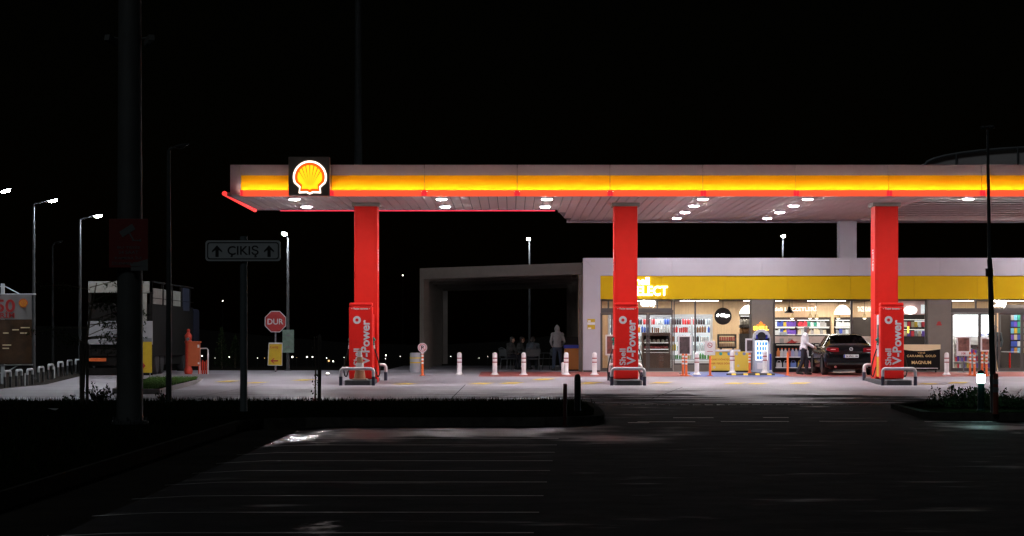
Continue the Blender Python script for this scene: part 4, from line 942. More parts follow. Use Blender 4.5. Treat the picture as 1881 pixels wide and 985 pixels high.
bn = thing('neon_sign', 'glowing yellow sign with an orange crest on the brown pillar', 'neon sign', (ax(1398, 91.7), 91.7, az(603, 91.7)))
place(text_mb('SHELL', wd=.58, h=.16, bold=.05, extrude=.03), (0, 0, 0)).build('lettering', M['neon_yellow'], bn)
b = MB(); b.prism([(-.1, -.14), (.1, -.14), (.06, -.02), (-.06, -.02)], .04, .06); b.prism([(-.14, .09), (.14, .09), (.16, .14), (.06, .16), (.04, .22), (-.02, .25), (-.06, .2), (-.05, .16), (-.16, .13)], .0, .03); b.build('crest', M['neon_orange'], bn)
b = MB(); b.box(-.3, .3, .05, .11, -.02, .02); b.build('bracket', M['black'], bn)
ws = thing('wheel_stop', 'black rubber wheel stop with yellow blocks before the blue machine', 'wheel stop', (ax(1380, 85.9), 85.9, gz(0, 85.9)+.012))
hw = 86/2*85.9/F
b = MB(); b.prism([(-.17, 0), (.6, 0), (.6, .06), (-.05, .06)], -hw-.0, hw+.0, plane='YZ'); b.build('body', M['rubber'], ws, bevel=.01)
for i in range(4): b = MB(); q = -hw+.2+i*(2*hw-.4)/3; b.obox((q, -.11, .037), (.15, .13, .01), (R(27), 0, 0)); b.build('reflector', M['yellow'], ws)
# ice cream chest freezer
Yi = 90.6
fz = thing('chest_freezer', 'black ice cream chest freezer with gold lettering below a cream top', 'freezer', (ax(1690, Yi), Yi, .23))
za = lambda p: az(p, Yi)-.23
hw = (1729-1655)/2*Yi/F
b = MB(); b.box(-hw, hw, 0, .65, .1, za(641)); b.build('cabinet', mat('freezer_black', (.01, .009, .009), .8, spec=.1), fz, bevel=.02)
b = MB(); pts = [(hw+.01, za(633)), (-hw-.01, za(633))]+[(-hw-.01+(2*hw+.02)*i/10, za(641.5)-.07*math.sin(math.pi*i/10)) for i in range(11)]; b.prism(pts, -.03, .02); b.box(-hw, hw, .02, .66, za(636), za(633)); b.build('lid', M['cream'], fz)
place(text_mb('YENİ', wd=.28, h=.065, bold=.01, extrude=.002), (.05, -.004, za(648))).build('lettering', M['gold'], fz)
place(text_mb('CARAMEL GOLD', wd=1.08, h=.085, bold=.01, extrude=.002, spacing=1.15), (.05, -.004, za(654))).build('lettering', M['gold'], fz)
place(text_mb('MAGNUM', wd=.72, h=.12, bold=.015, extrude=.002), (.05, -.004, za(666))).build('lettering', M['gold'], fz)
b = MB(); b.tube([(-hw+.1, -.02, .16), (hw-.1, -.02, .16)], .012, 8)
for s in (-1, 1): b.tube([(s*(hw-.1), -.02, .16), (s*(hw-.1), .05, .1)], .012, 8)
b.build('rail', M['steel'], fz)
for s in (-1, 1): b = MB(); b.lathe([(.0, -.02), (.05, -.02), (.05, .02), (0, .02)], (s*(hw-.15), .1, .05), 12, axis='X'); b.build('castor', M['rubber'], fz)

# ------------------------------------------------------------------ terrace portal frames, kiosk and furniture
pr = thing('terrace_portal', 'tall taupe portal frames receding beside the shop over the terrace', 'pergola', (-1, 100, .235))
A0 = Vector((ax(771, 100), 100.0)); B0 = Vector((x0-.02, 92.6)); dirv = (B0-A0).normalized(); back = Vector((-dirv.y, dirv.x))
zt0 = az(493, 100)
for i, (off, w_) in enumerate(((0, .26), (5, .22), (10.5, .26), (17, .3), (25, .4))):
    P0 = A0+Vector((0, 1))*off
    P1 = P0+dirv*(10.2 if off > 8 else (B0-A0).length+.0 if off == 0 else 9.4)
    if off == 5.5: P1 = P0+dirv*((x0-.05-P0.x)/dirv.x)
    ang = math.atan2(dirv.y, dirv.x)
    f_ = MB(); L = (P1-P0).length
    f_.box(0, w_, 0, .3, -.05, zt0-.44-.002); f_.box(0, L, 0, .3, zt0-.44, zt0)
    if off > 8 : f_.box(L-w_, L, 0, .3, -.05, zt0-.442)
    f_.xf(Matrix.Rotation(ang, 4, 'Z')); f_.xf(Matrix.Translation((P0.x, P0.y, .235)))
    f_.v = [(x, y, z-.235 if z > 1 else z) for x, y, z in f_.v]
    f_.build('portal_frame', M['pergola'], pr, world=True)
rp = MB(); L = (B0-A0).length
rp.add([(A0.x+.1, A0.y+.3, zt0-.03), (B0.x-.1, B0.y+.3, zt0-.03), (B0.x-.1, B0.y+27, zt0-.03), (A0.x+.1, A0.y+27, zt0-.03)], [(0, 1, 2, 3)]); rp.add([(A0.x+.1, A0.y+.3, zt0-.08), (B0.x-.1, B0.y+.3, zt0-.08), (B0.x-.1, B0.y+27, zt0-.08), (A0.x+.1, A0.y+27, zt0-.08)], [(0, 1, 2, 3)])
rp.build('roof', M['brown_clad'], pr, world=True)
kp = MB(); kp.box(ax(1063, 92.4), x0-.01, 92.2, 92.5, .235, zt0-.44); kp.build('end_post', M['pergola'], pr, world=True)
Yz = 94.2
ki = thing('outdoor_freezer', 'orange fronted chest with blue rim at the terrace end', 'chest', (ax(1051, Yz), Yz, .235))
hw = .30; zk = lambda p: az(p, Yz)-.235
b = MB(); b.box(-hw, hw, 0, .8, .06, zk(640)); b.build('cabinet', mat('orange_front', (.5, .17, .03), .5), ki, bevel=.02)
b = MB(); b.box(-hw-.02, hw+.02, -.02, .82, zk(640), zk(634)); b.build('rim', M['blue_plastic'], ki, bevel=.01)
b = MB(); b.box(-hw-.02, hw+.02, -.01, .8, zk(634), zk(632.5)); b.obox((0, .45, zk(626)), (.5, .5, .03), (R(35), 0, 0)); b.build('glass_lid', M['black'], ki)
b = MB(); b.box(-hw+.02, hw-.02, .02, .78, 0, .06); b.build('plinth', M['black'], ki)
def make_chair(label):
    t = thing('terrace_chair', label, 'chair', group='dark chairs on the terrace')
    b = MB(); b.box(-.25, .25, -.24, .24, .42, .46); b.build('seat', M['dark_pole'], t, bevel=.01)
    b = MB(); pts = [(-.26, -.26, .46), (-.27, -.3, .8)]+[(-.27+.54*i/8, -.32-.03*math.sin(math.pi*i/8), .82+.06*math.sin(math.pi*i/8)) for i in range(9)]+[(.27, -.3, .8), (.26, -.26, .46)]
    b.tube(pts, .018, 8); b.box(-.25, .25, -.3, -.285, .55, .82); b.build('backrest', M['dark_pole'], t)
    for s in (-1, 1):
        b = MB(); b.tube([(s*.26, -.27, .66), (s*.29, 0, .67), (s*.27, .2, .66), (s*.25, .22, .44)], .016, 8); b.build('armrest', M['dark_pole'], t, smooth=True)
        for q in (-1, 1): b = MB(); b.tube([(s*.24, q*.22, .43), (s*.27, q*.26, 0)], .018, 8); b.build('leg', M['dark_pole'], t)
    return t
zt_ = .247
c0 = make_chair('dark armchair holding the person with their back to the forecourt'); c0.location = (ax(979, 96.5), 96.5, zt_)
copy_thing(c0, (ax(935, 97.2), 97.2, zt_), 'dark armchair under the leftmost seated person', R(-60))
copy_thing(c0, (ax(951, 98.6), 98.6, zt_), 'dark armchair under the seated person in the middle', R(-75))
copy_thing(c0, (ax(1003, 98.0), 98.0, zt_), 'empty dark armchair beside the hooded person', R(110))
tt = thing('terrace_table', 'low dark table between the seated people', 'table', (ax(966, 98.3), 98.3, zt_))
b = MB(); b.lathe([(.02, .68), (.4, .69), (.4, .72), (0, .72)], n=20); b.build('table_top', M['dark_pole'], tt, smooth=True); b = MB(); b.lathe([(.25, 0), (.25, .03), (.04, .06), (.04, .68)], n=12); b.build('leg', M['dark_pole'], tt, smooth=True)

# ------------------------------------------------------------------ people
M['skin'] = mat('skin', (.45, .27, .2), .5); M['hair_grey'] = mat('grey_hair', (.16, .15, .15), .7, var=.3, vscale=40); M['hair_dark'] = mat('dark_hair', (.02, .017, .015), .6)
M['shirt'] = mat('white_shirt', (.86, .85, .9), .7, var=.05, vscale=12, bump=.2, bscale=14); M['trousers'] = mat('dark_trousers', (.012, .013, .022), .8, bump=.2, bscale=14)
M['hoodie'] = mat('grey_hoodie', (.24, .235, .24), .85, var=.12, vscale=14, bump=.3, bscale=14); M['jeans'] = mat('jeans', (.035, .05, .085), .8, var=.2, vscale=16); M['shoe'] = mat('dark_shoe', (.015, .015, .015), .5); M['dark_coat'] = mat('dark_coat', (.03, .028, .026), .8, var=.2, vscale=10); M['blue_top'] = mat('blue_grey_top', (.05, .065, .08), .8)
def remesh(mb, name, m, parent, vox):
    o = mb.build(name, m, None); r = o.modifiers.new('r', 'REMESH'); r.mode = 'VOXEL'; r.voxel_size = vox; s = o.modifiers.new('s', 'SMOOTH'); s.factor = .5; s.iterations = 4
    dg = bpy.context.evaluated_depsgraph_get(); me = bpy.data.meshes.new_from_object(o.evaluated_get(dg)); old = o.data; o.modifiers.clear(); o.data = me; bpy.data.meshes.remove(old)
    me.materials.clear(); me.materials.append(m); me.polygons.foreach_set('use_smooth', [True]*len(me.polygons)); o.parent = parent; o.name = name; return o
def V(*a): return Vector(a)
def hand(mb, wr, d, pn, side):
    """palm, thumb and four curled fingers; d = forearm direction, pn = palm normal"""
    d = d.normalized(); pn = (pn-d*pn.dot(d)).normalized(); lat = d.cross(pn)*side
    mb.cap(wr, wr+d*.05, .024, .028); 
    for i in range(4):
        base = wr+d*.05+lat*(.027-.018*i); L = (.036, .042, .040, .032)[i]
        k1 = base+d*.03; k2 = k1+(d*.8+pn*.6).normalized()*L; k3 = k2+(d*.35+pn*.95).normalized()*L*.75
        mb.cap(wr+d*.02+lat*(.02-.013*i), k1, .0115, .0105, 8); mb.cap(k1, k2, .0105, .0095, 8); mb.cap(k2, k3, .0095, .0085, 8)
    a = wr+d*.015+lat*.026; b = a+(d*.7+lat*.7+pn*.2).normalized()*.04; c = b+(d*.9+pn*.5).normalized()*.03
    mb.cap(a, b, .013, .011, 8); mb.cap(b, c, .011, .009, 8)
def person(label, loc, rz, J, top, legs, hair, hood=False, vox=.012):
    """J: joints in metres, person faces +Y: hip, chest, neck, head, shoulders/elbows/wrists, hips/knees/ankles and toe directions"""
    t = thing('person', label, 'person', loc, rz, 'people at the station')
    hip, chest, neck, head = J['hip'], J['chest'], J['neck'], J['head']
    fw = J.get('face', V(0, 1, 0)).normalized()
    def torso(mb, g=0):
        up = (chest-hip); 
        yaw = J.get('yaw', 0)
        mb.ell(hip+V(0, 0, .05 if g else 0), (.165+g, .115+g, .1 if g else .13), (0, 0, yaw));
        if g: mb.ell(hip-V(0, 0, .01), (.172+g, .122+g, .045), (0, 0, yaw))
        mb.ell(hip+up*.4, (.15+g, .105+g, .2+g), (0, 0, yaw)); mb.ell(chest-V(0, 0, .02), (.175+g, .12+g, .2+g), (0, 0, yaw)); 
        mb.cap(J['sl'], J['sr'], .065+g, .065+g); mb.cap(chest, neck-V(0, 0, .02), .1+g*.5, .07+g*.5)
    def arms(mb, g=0, full=True):
        for s in 'lr':
            sh, el, wr = J['s'+s], J['e'+s], J['w'+s]
            mb.cap(sh, el, .052+g, .042+g); mb.cap(el, wr if full else el+(wr-el)*.93, .041+g, .028+g)
    def lg(mb, g=0, full=True):
        for s in 'lr':
            h, k, a = J['h'+s], J['k'+s], J['a'+s]
            mb.cap(h, k, .088+g, .06+g); mb.cap(k, a if full else a+V(0, 0, .03), .058+g, .038+g*1.5); mb.ell(k+(a-k)*.3-fw*.012*(1 if full else 0), (.052+g, .052+g, .1+g))
    b = MB(); torso(b); arms(b); lg(b)
    b.cap(neck-V(0, 0, .06), head-V(0, 0, .06), .055, .052)
    yaw = math.atan2(-fw.x, fw.y)
    b.ell(head+V(0, 0, .02), (.077, .098, .105), (0, 0, yaw)); b.ell(head+fw*.02-V(0, 0, .05), (.062, .075, .075), (0, 0, yaw))
    b.cap(head+fw*.09, head+fw*.115-V(0, 0, .03), .013, .017, 8); b.ell(head+fw*.088-V(0, 0, .068), (.024, .012, .01), (0, 0, yaw))
    lat = V(fw.y, -fw.x, 0)
    for s in (-1, 1): b.ell(head+lat*s*.08-V(0, 0, .01), (.014, .026, .034), (0, 0, yaw)); 
    for s in 'lr':
        hand(b, J['w'+s], J['w'+s]-J['e'+s], J.get('p'+s, fw), 1 if s == 'l' else -1)
        b.cap(J['a'+s]-V(0, 0, .03), J['a'+s]-V(0, 0, .045)+J.get('t'+s, fw)*.15, .042, .034)
    body = remesh(b, 'body', M['skin'], t, vox*.85)
    e = MB()
    for s in (-1, 1): e.ell(head+fw*.088+lat*s*.03+V(0, 0, .005), (.012, .01, .008), n=8)
    e.build('eyes', M['sign_black'], t, smooth=True)
    b = MB(); torso(b, .022); arms(b, .016, False)
    if hood: b.ell(head+V(0, 0, .015)-fw*.015, (.108, .125, .15), (0, 0, yaw)); b.cap(neck, head-fw*.03, .1, .1); b.ell(head+V(0, 0, .12)-fw*.03, (.05, .06, .07)); b.ell(neck-fw*.05, (.14, .09, .09))
    remesh(b, 'hoodie' if hood else 'shirt', M[top], t, vox)
    b = MB(); lg(b, .016, False); b.ell(hip-V(0, 0, .03), (.178, .13, .12), (0, 0, J.get('yaw', 0))); remesh(b, 'trousers', M[legs], t, vox)
    for s in 'lr':
        tv = J.get('t'+s, fw); b = MB(); a = J['a'+s]; b.cap(a-V(0, 0, .025)-tv*.03, a-V(0, 0, .042)+tv*.16, .052, .042); b.ell(a-V(0, 0, .0), (.05, .05, .05)); remesh(b, 'shoe', M['shoe'], t, vox)
    if hair and not hood:
        b = MB(); b.ell(head+V(0, 0, .045)-fw*.022, (.086, .1, .095), (0, 0, yaw)); b.ell(head-fw*.06-V(0, 0, .02), (.07, .05, .08), (0, 0, yaw)); remesh(b, 'hair', M[hair], t, vox)
    return t
# man in white shirt filling the car; local frame: he faces +X (towards the car)
Jm = dict(hip=V(0, 0, .93), chest=V(.05, 0, 1.27), neck=V(.085, 0, 1.46), head=V(.125, 0, 1.60), face=V(1, .25, -.0), yaw=R(-80),
          sl=V(.05, .17, 1.40), sr=V(.05, -.17, 1.40), el=V(.12, .22, 1.14), er=V(.08, -.21, 1.13), wl=V(.36, .16, 1.02), wr=V(.34, -.17, .98), pl=V(0, -1, 0), pr=V(0, 1, 0),
          hl=V(0, .09, .9), hr=V(0, -.09, .9), kl=V(.13, .11, .5), kr=V(-.05, -.1, .5), al=V(.12, .11, .085), ar=V(-.2, -.1, .1), tl=V(1, .1, 0), tr=V(1, -.1, -.1))
person('person with grey hair in a white shirt and dark trousers filling the black car', (ax(1476, 86.6), 86.6, gz(0, 86.6)+.012), 0, Jm, 'shirt', 'trousers', 'hair_grey')
Jh = dict(hip=V(0, 0, .94), chest=V(0, .0, 1.28), neck=V(0, .02, 1.47), head=V(-.01, .05, 1.61), sl=V(-.18, 0, 1.41), sr=V(.18, 0, 1.41), el=V(-.26, -.02, 1.13), er=V(.26, -.02, 1.13), wl=V(-.2, .17, .98), wr=V(.2, .17, .98), pl=V(1, 0, 0), pr=V(-1, 0, 0),
          hl=V(-.09, 0, .9), hr=V(.09, 0, .9), kl=V(-.13, .03, .5), kr=V(.12, .02, .5), al=V(-.15, 0, .085), ar=V(.15, -.02, .085), tl=V(-.2, 1, 0), tr=V(.2, 1, 0))
person('person in a grey hoodie with the hood up and blue jeans seen from behind', (ax(1024, 94.6), 94.6, .247), R(4), Jh, 'hoodie', 'jeans', None, True)
def seated(lean=.05, face=V(0, 1, 0)):
    return dict(hip=V(0, -.05, .56), chest=V(0, -.05+lean, .88), neck=V(0, lean, 1.07), head=V(0, lean+.05, 1.2), face=face, sl=V(-.18, -.04+lean, 1.0), sr=V(.18, -.04+lean, 1.0), el=V(-.26, .08+lean, .75), er=V(.26, .08+lean, .75), wl=V(-.14, .3, .68), wr=V(.14, .3, .68), pl=V(0, 0, -1), pr=V(0, 0, -1),
                hl=V(-.1, -.02, .54), hr=V(.1, -.02, .54), kl=V(-.13, .42, .53), kr=V(.13, .42, .53), al=V(-.13, .4, .085), ar=V(.13, .4, .085), tl=V(0, 1, 0), tr=V(0, 1, 0))
person('person in dark clothes seated with their back to the forecourt', (ax(979, 96.5), 96.5, zt_), 0, seated(), 'blue_top', 'trousers', 'hair_dark')
person('person in a dark coat seated leftmost on the terrace', (ax(935, 97.2), 97.2, zt_), R(-60), seated(.1), 'dark_coat', 'trousers', 'hair_dark')
person('person in dark clothes seated in the middle of the terrace', (ax(951, 98.6), 98.6, zt_), R(-75), seated(.14), 'dark_coat', 'trousers', 'hair_dark')
Ji = {k: v.copy() if hasattr(v, 'copy') else v for k, v in Jh.items()}; Ji.update(wl=V(-.22, .1, .9), wr=V(.22, .1, .9))
person('person in a dark grey top standing inside the right entrance doors', (ax(1828, 94.0), 94.0, .262), R(165), Ji, 'blue_top', 'trousers', 'hair_dark')

# ------------------------------------------------------------------ black car
car = thing('parked_car', 'black saloon car being filled in front of the shop', 'car', (ax(1563.5, 85.6), 85.6, gz(0, 86)+.01))
secs = [ # y, half width low, half width shoulder, z bottom, z shoulder, z top, half width roof
    (0.00, .70, .74, .42, .70, .74, .60), (.05, .80, .83, .30, .86, .92, .66), (.14, .86, .86, .24, .95, 1.03, .68), (.42, .90, .885, .22, .98, 1.08, .70), (.62, .905, .89, .22, .99, 1.13, .68), (1.0, .91, .895, .2, .995, 1.30, .62), (1.45, .91, .895, .2, .99, 1.435, .56), (2.1, .91, .895, .2, .98, 1.475, .555), (2.75, .91, .89, .2, .97, 1.44, .55), (3.2, .91, .89, .2, .96, 1.22, .62), (3.55, .91, .885, .2, .95, 1.03, .68), (4.2, .89, .86, .2, .86, .93, .6), (4.6, .82, .78, .24, .74, .8, .5), (4.74, .68, .66, .32, .6, .64, .45)]
def sec(y, wl, ws, zb, zs, zt, wr):
    return [(0, zb), (wl*.8, zb), (wl*.97, zb+.08), (wl+.005, (zb+zs)/2), (ws, zs), (ws*.95, zs+.025), (wr, zt-.035 if zt-zs > .15 else zt-.01), (wr*.6, zt-.003), (0, zt)]
G = {'body': MB(), 'rear_window': MB(), 'windscreen': MB(), 'side_window': MB(), 'side_window2': MB()}
for s0, s1 in zip(secs, secs[1:]):
    a = sec(*s0); b_ = sec(*s1); y0, y1 = s0[0], s1[0]
    for i in range(8):
        for sg in (-1, 1):
            v = [(sg*a[i][0], y0, a[i][1]), (sg*a[i+1][0], y0, a[i+1][1]), (sg*b_[i+1][0], y1, b_[i+1][1]), (sg*b_[i][0], y1, b_[i][1])]
            tgt = 'body'
            if .6 <= y0 and y1 <= 1.46 and i in (6, 7): tgt = 'rear_window'
            elif 2.74 <= y0 and y1 <= 3.56 and i in (6, 7): tgt = 'windscreen'
            elif .99 <= y0 and y1 <= 3.21 and i == 5: tgt = 'side_window' if sg < 0 else 'side_window2'
            G[tgt].add(v, [(0, 1, 2, 3)])
for s0, fl in ((secs[0], 0), (secs[-1], 1)):
    a = sec(*s0); G['body'].add([(x, s0[0], z) for x, z in a]+[(-x, s0[0], z) for x, z in a], [tuple(list(range(9))+list(range(16, 9, -1)))])
import bmesh
def weld(o, d=.0005, sub=1):
    bm = bmesh.new(); bm.from_mesh(o.data); bmesh.ops.remove_doubles(bm, verts=bm.verts, dist=d); bmesh.ops.recalc_face_normals(bm, faces=bm.faces); bm.to_mesh(o.data); bm.free()
for k, mb in G.items():
    o = mb.build(k.rstrip('2'), M['car_paint'] if k == 'body' else M['car_glass'], car, smooth=True, fixn=False); weld(o)
    if k == 'body': bd = o
for s in (-1, 1):
    b = MB(); b.prism([(s*.42, .82), (s*.44, .97), (s*.80, .99), (s*.87, .96), (s*.86, .88), (s*.7, .83)], .0, .16); b.build('taillight', M['tail_red'], car, bevel=.015)
    b = MB(); b.box(min(s*.55, s*.72), max(s*.55, s*.72), -.012, .05, .9, .925); b.build('added_strip', mat('tail_glint', (.75, .4, .38), .2), car)  # pale strip painted on as the glint of the tail light
    b = MB(); b.ell((s*.98, 3.05, 1.03), (.1, .06, .075)); b.cap((s*.88, 3.05, 1.0), (s*.95, 3.05, 1.01), .025, .025); b.build('mirror', M['car_paint'], car, smooth=True)
    b = MB(); b.box(min(s*.9, s*.905), max(s*.9, s*.905), 1.3, 3.0, .972, .985); b.build('window_trim', M['chrome'], car)
    b = MB(); b.lathe([(.0, -.03), (.045, -.03), (.045, .05), (.03, .05)], (s*.55, .02, .3), 12, axis='Y'); b.build('exhaust', M['chrome'], car)
    for y in (.98, 3.75):
        w_ = MB(); w_.lathe([(.23, -.11), (.3, -.11), (.33, -.08), (.335, 0), (.33, .08), (.3, .11), (.23, .11)], (s*.81, y, .335-.0), 28, axis='X'); wo_ = w_.build('wheel', M['rubber'], car, smooth=True)
        w_ = MB(); w_.lathe([(.235, -.09), (.235, .09), (.2, .1), (.06, .085), (0, .085)] if s > 0 else [(.235, .09), (.235, -.09), (.2, -.1), (.06, -.085), (0, -.085)], (s*.81, y, .335), 28, axis='X'); w_.build('rim', M['steel'], wo_, smooth=True)
        ar = MB(); ar.tube([(s*.912, y+.375*math.cos(R(a)), .335+.375*math.sin(R(a))) for a in range(-10, 191, 10)], .02, 6); ar.build('wheel_arch', M['car_paint'], car, smooth=True)
b = MB(); b.box(-.26, .26, -.035, -.02, .62, .735); po = b.build('number_plate', M['refl_white'], car, bevel=.004)
b = MB(); b.box(-.258, -.215, -.038, -.0355, .622, .733); b.build('plate_band', M['blue_plastic'], po)
place(text_mb('34 VNU 184', wd=.42, h=.075, bold=.02, extrude=.001), (.022, -.037, .6775)).build('lettering', M['sign_black'], po)
b = MB(); N = 24; v = [(r*math.cos(6.2832*i/N), .005 - .012, .93+r*math.sin(6.2832*i/N)) for r in (.05, .062) for i in range(N)]; b.add(v, [(i, (i+1) % N, N+(i+1) % N, N+i) for i in range(N)])
for p in ([(-.022, .048), (0, .006), (.022, .048)], [(-.045, .02), (-.022, -.045), (0, 0), (.022, -.045), (.045, .02)]):
    b.tube([(x, -.006, .93+z) for x, z in p], .005, 6)
b.build('badge', M['refl_white'], car)
b = MB(); b.box(-.84, .84, -.03, .1, .36, .44); b.build('bumper_strip', M['black'], car, bevel=.02)
b = MB(); b.ell((-.36, 2.0, 1.0), (.22, .12, .3)); b.ell((.36, 2.0, 1.0), (.22, .12, .3)); b.ell((-.36, 2.0, 1.3), (.12, .05, .1)); b.ell((.36, 2.0, 1.3), (.12, .05, .1)); b.box(-.8, .8, .9, 1.5, .5, .8); b.build('seat', M['black'], car, smooth=True)

# ------------------------------------------------------------------ left side: truck, hydrant, cabinet, banner, hoops
Yt = 86.0
tk = thing('stake_truck', 'old lorry with pale top boards and a white notice on its rear', 'lorry', (ax(221, Yt), Yt, gz(-14, Yt)))
zz = lambda p: az(p, Yt)-gz(-14, Yt)
hw = 118/2*Yt/F; TL = 11.0
M['truck_dark'] = mat('truck_dark', (.012, .011, .01), .8, spec=.08, var=.3, vscale=4); M['truck_pale'] = mat('tarpaulin_pale', (.26, .255, .22), .6, var=.25, vscale=3); M['truck_blue'] = mat('blue_tarp', (.004, .008, .03), .6)
b = MB(); b.box(-hw, hw, .06, TL, zz(655), zz(558)); b.build('cargo_box', M['truck_dark'], tk, bevel=.02)
b = MB(); b.box(-hw, hw, .0, .05, zz(538), zz(517)); b.box(hw-.95, hw-.2, -.004, .05, zz(590), zz(539)); b.build('rear_board', M['truck_pale'], tk, bevel=.01)
b = MB(); b.box(-hw, -hw+.1, .0, .1, zz(655), zz(538)); b.box(hw-.1, hw, 0, .1, zz(655), zz(517)); b.box(-hw, hw, .1, .18, zz(540), zz(537)); 
for y in (2.5, 4.9, 7.4, 9.9): b.box(hw-.05, hw+.03, y, y+.12, zz(560), zz(517))
b.box(hw-.04, hw+.025, .1, TL, zz(519), zz(516)); b.box(-hw, -hw+.06, .1, TL, zz(519), zz(516)); b.box(hw-.03, hw+.02, .1, TL, zz(548), zz(547)); b.build('frame', M['truck_dark'], tk)
for a, c in ((.25, 2.45), (2.7, 4.8), (5.1, 7.3)): b = MB(); b.box(hw-.03, hw, a, c, zz(558), zz(529)); b.build('side_board', M['truck_pale'], tk)
b = MB(); b.box(hw-.03, hw+.01, 8, 9.8, zz(566), zz(520)); b.build('side_tarpaulin', M['truck_blue'], tk)
b = MB(); b.box(-hw-.02, hw+.02, -.06, -.03, zz(633), zz(590)); nb = b.build('notice_board', M['notice'] if 'notice' in M else mat('notice_white', (.3, .3, .31), .6), tk, bevel=.02)
b = MB(); random.seed(8)
for i, (py, a, c) in enumerate(((594, -.45, .45), (599, -.55, .1), (600, .2, .5), (604, -.3, .2), (608, -.35, .3), (612, -.4, .15), (616, -.1, .15), (620, -.6, .25), (628, -.1, .05), (626, -.6, .6), (603, .65, .95), (608, .6, .9))):
    b.obox(((a+c)/2-.1, -.063, zz(py)), (c-a, .002, .035 if i in (1, 10) else .02), (0, random.uniform(-.06, .02), 0))
b.build('notice_print', M['sign_black'], nb)
b = MB(); b.box(-hw+.1, hw-.1, .1, TL, zz(672), zz(655)); b.box(-hw, hw, .0, .08, zz(690), zz(676)); b.build('chassis', M['truck_dark'], tk)
for s in (-1, 1):
    b = MB(); b.box(s*.8-.3, s*.8+.3, -.02, 0, zz(664), zz(658)); b.build('rear_marker', M['sign_red'] if s > 0 else M['orange'], tk)
    for y in (1.6, 2.8, 8.8): b = MB(); b.lathe([(.2, -.14), (.45, -.14), (.5, -.08), (.5, .08), (.45, .14), (.2, .14)], (s*(hw-.2), y, .5), 22, axis='X'); b.build('wheel', M['rubber'], tk, smooth=True)
b = MB(); b.box(-hw, hw, TL+.1, TL+2, .5, zz(560)); b.build('cab', M['truck_blue'], tk, bevel=.1)
yb_ = thing('direction_board', 'yellow board with a red diamond standing before the lorry', 'sign', (ax(270, 84), 84, .12))
zz = lambda p: az(p, 84)-.12
b = MB(); b.box(-.22, .17, -.02, .02, zz(685), zz(628)); b.build('board', M['sign_yellow'], yb_, bevel=.008); b = MB(); b.box(-.22, .17, -.021, .021, zz(628), zz(621)); b.build('top_band', M['galv'], yb_)
b = MB(); b.prism([(-.2, zz(681)), (-.04, zz(672)), (-.2, zz(663)), (-.21, zz(672))], -.027, -.022); b.build('red_diamond', M['sign_red'], yb_); b = MB(); b.tube([(-.15, .04, 0), (-.15, .04, zz(630))], .02, 8); b.tube([(.1, .04, 0), (.1, .04, zz(630))], .02, 8); b.build('stand', M['galv'], yb_)
Yh = 88.0
M['hydrant'] = mat('hydrant_red', (.62, .06, .03), .45, var=.1, vscale=8); M['cab_orange'] = mat('cabinet_orange', (.6, .13, .045), .45, var=.08, vscale=6)
hy = thing('fire_hydrant', 'tall red pillar hydrant with a ball top on the grass', 'hydrant', (ax(346, Yh), Yh, .12))
b = MB(); b.lathe([(.17, 0), (.17, .06), (.13, .09), (.16, .2), (.13, .3), (.115, .33), (.115, 1.2), (.14, 1.24), (.14, 1.28), (.1, 1.32), (.13, 1.42), (.13, 1.5), (.07, 1.57), (.05, 1.62), (.07, 1.66), (.05, 1.72), (0, 1.73)], n=18); b.build('pillar', M['hydrant'], hy, smooth=True)
b = MB(); b.lathe([(.0, -.19), (.06, -.19), (.06, 0)], (0, 0, 1.36), 12, axis='Y'); b.build('outlet', M['galv'], hy)
fc = thing('hose_cabinet', 'orange red fire hose cabinet on legs beside the tall hydrant', 'cabinet', (ax(357, Yh), Yh, .12))
b = MB(); b.box(-.21, .21, -.12, .14, .38, 1.22); b.build('box', M['cab_orange'], fc, bevel=.02); b = MB(); b.box(-.24, .24, -.15, .16, 1.22, 1.28); b.build('lid', M['cab_orange'], fc, bevel=.01)
for s in (-1, 1): b = MB(); b.box(s*.17-.02, s*.17+.02, -.05, .05, 0, .38); b.build('leg', M['hydrant'], fc)
b = MB(); b.box(.13, .2, -.128, -.121, 1.05, 1.16); b.box(.14, .2, -.128, -.121, .45, .52); b.build('label_plate', M['refl_white'], fc)
rk = thing('pipe_rack', 'low tubular rack with red rods right of the hose cabinet', 'rack', (ax(374, Yh), Yh, .16))
b = MB(); b.tube([(-.14, 0, 0), (-.14, 0, .93), (-.1, 0, .98), (.12, 0, .98), (.16, 0, .93), (.16, 0, 0)], .025, 8); b.build('frame', M['white_paint'], rk, smooth=True)
for i in range(4): b = MB(); b.tube([(-.11+.07*i, .02, 0), (-.11+.07*i, .02, .5+.06*(i % 2))], .025, 8); b.build('rod', M['hydrant'], rk)
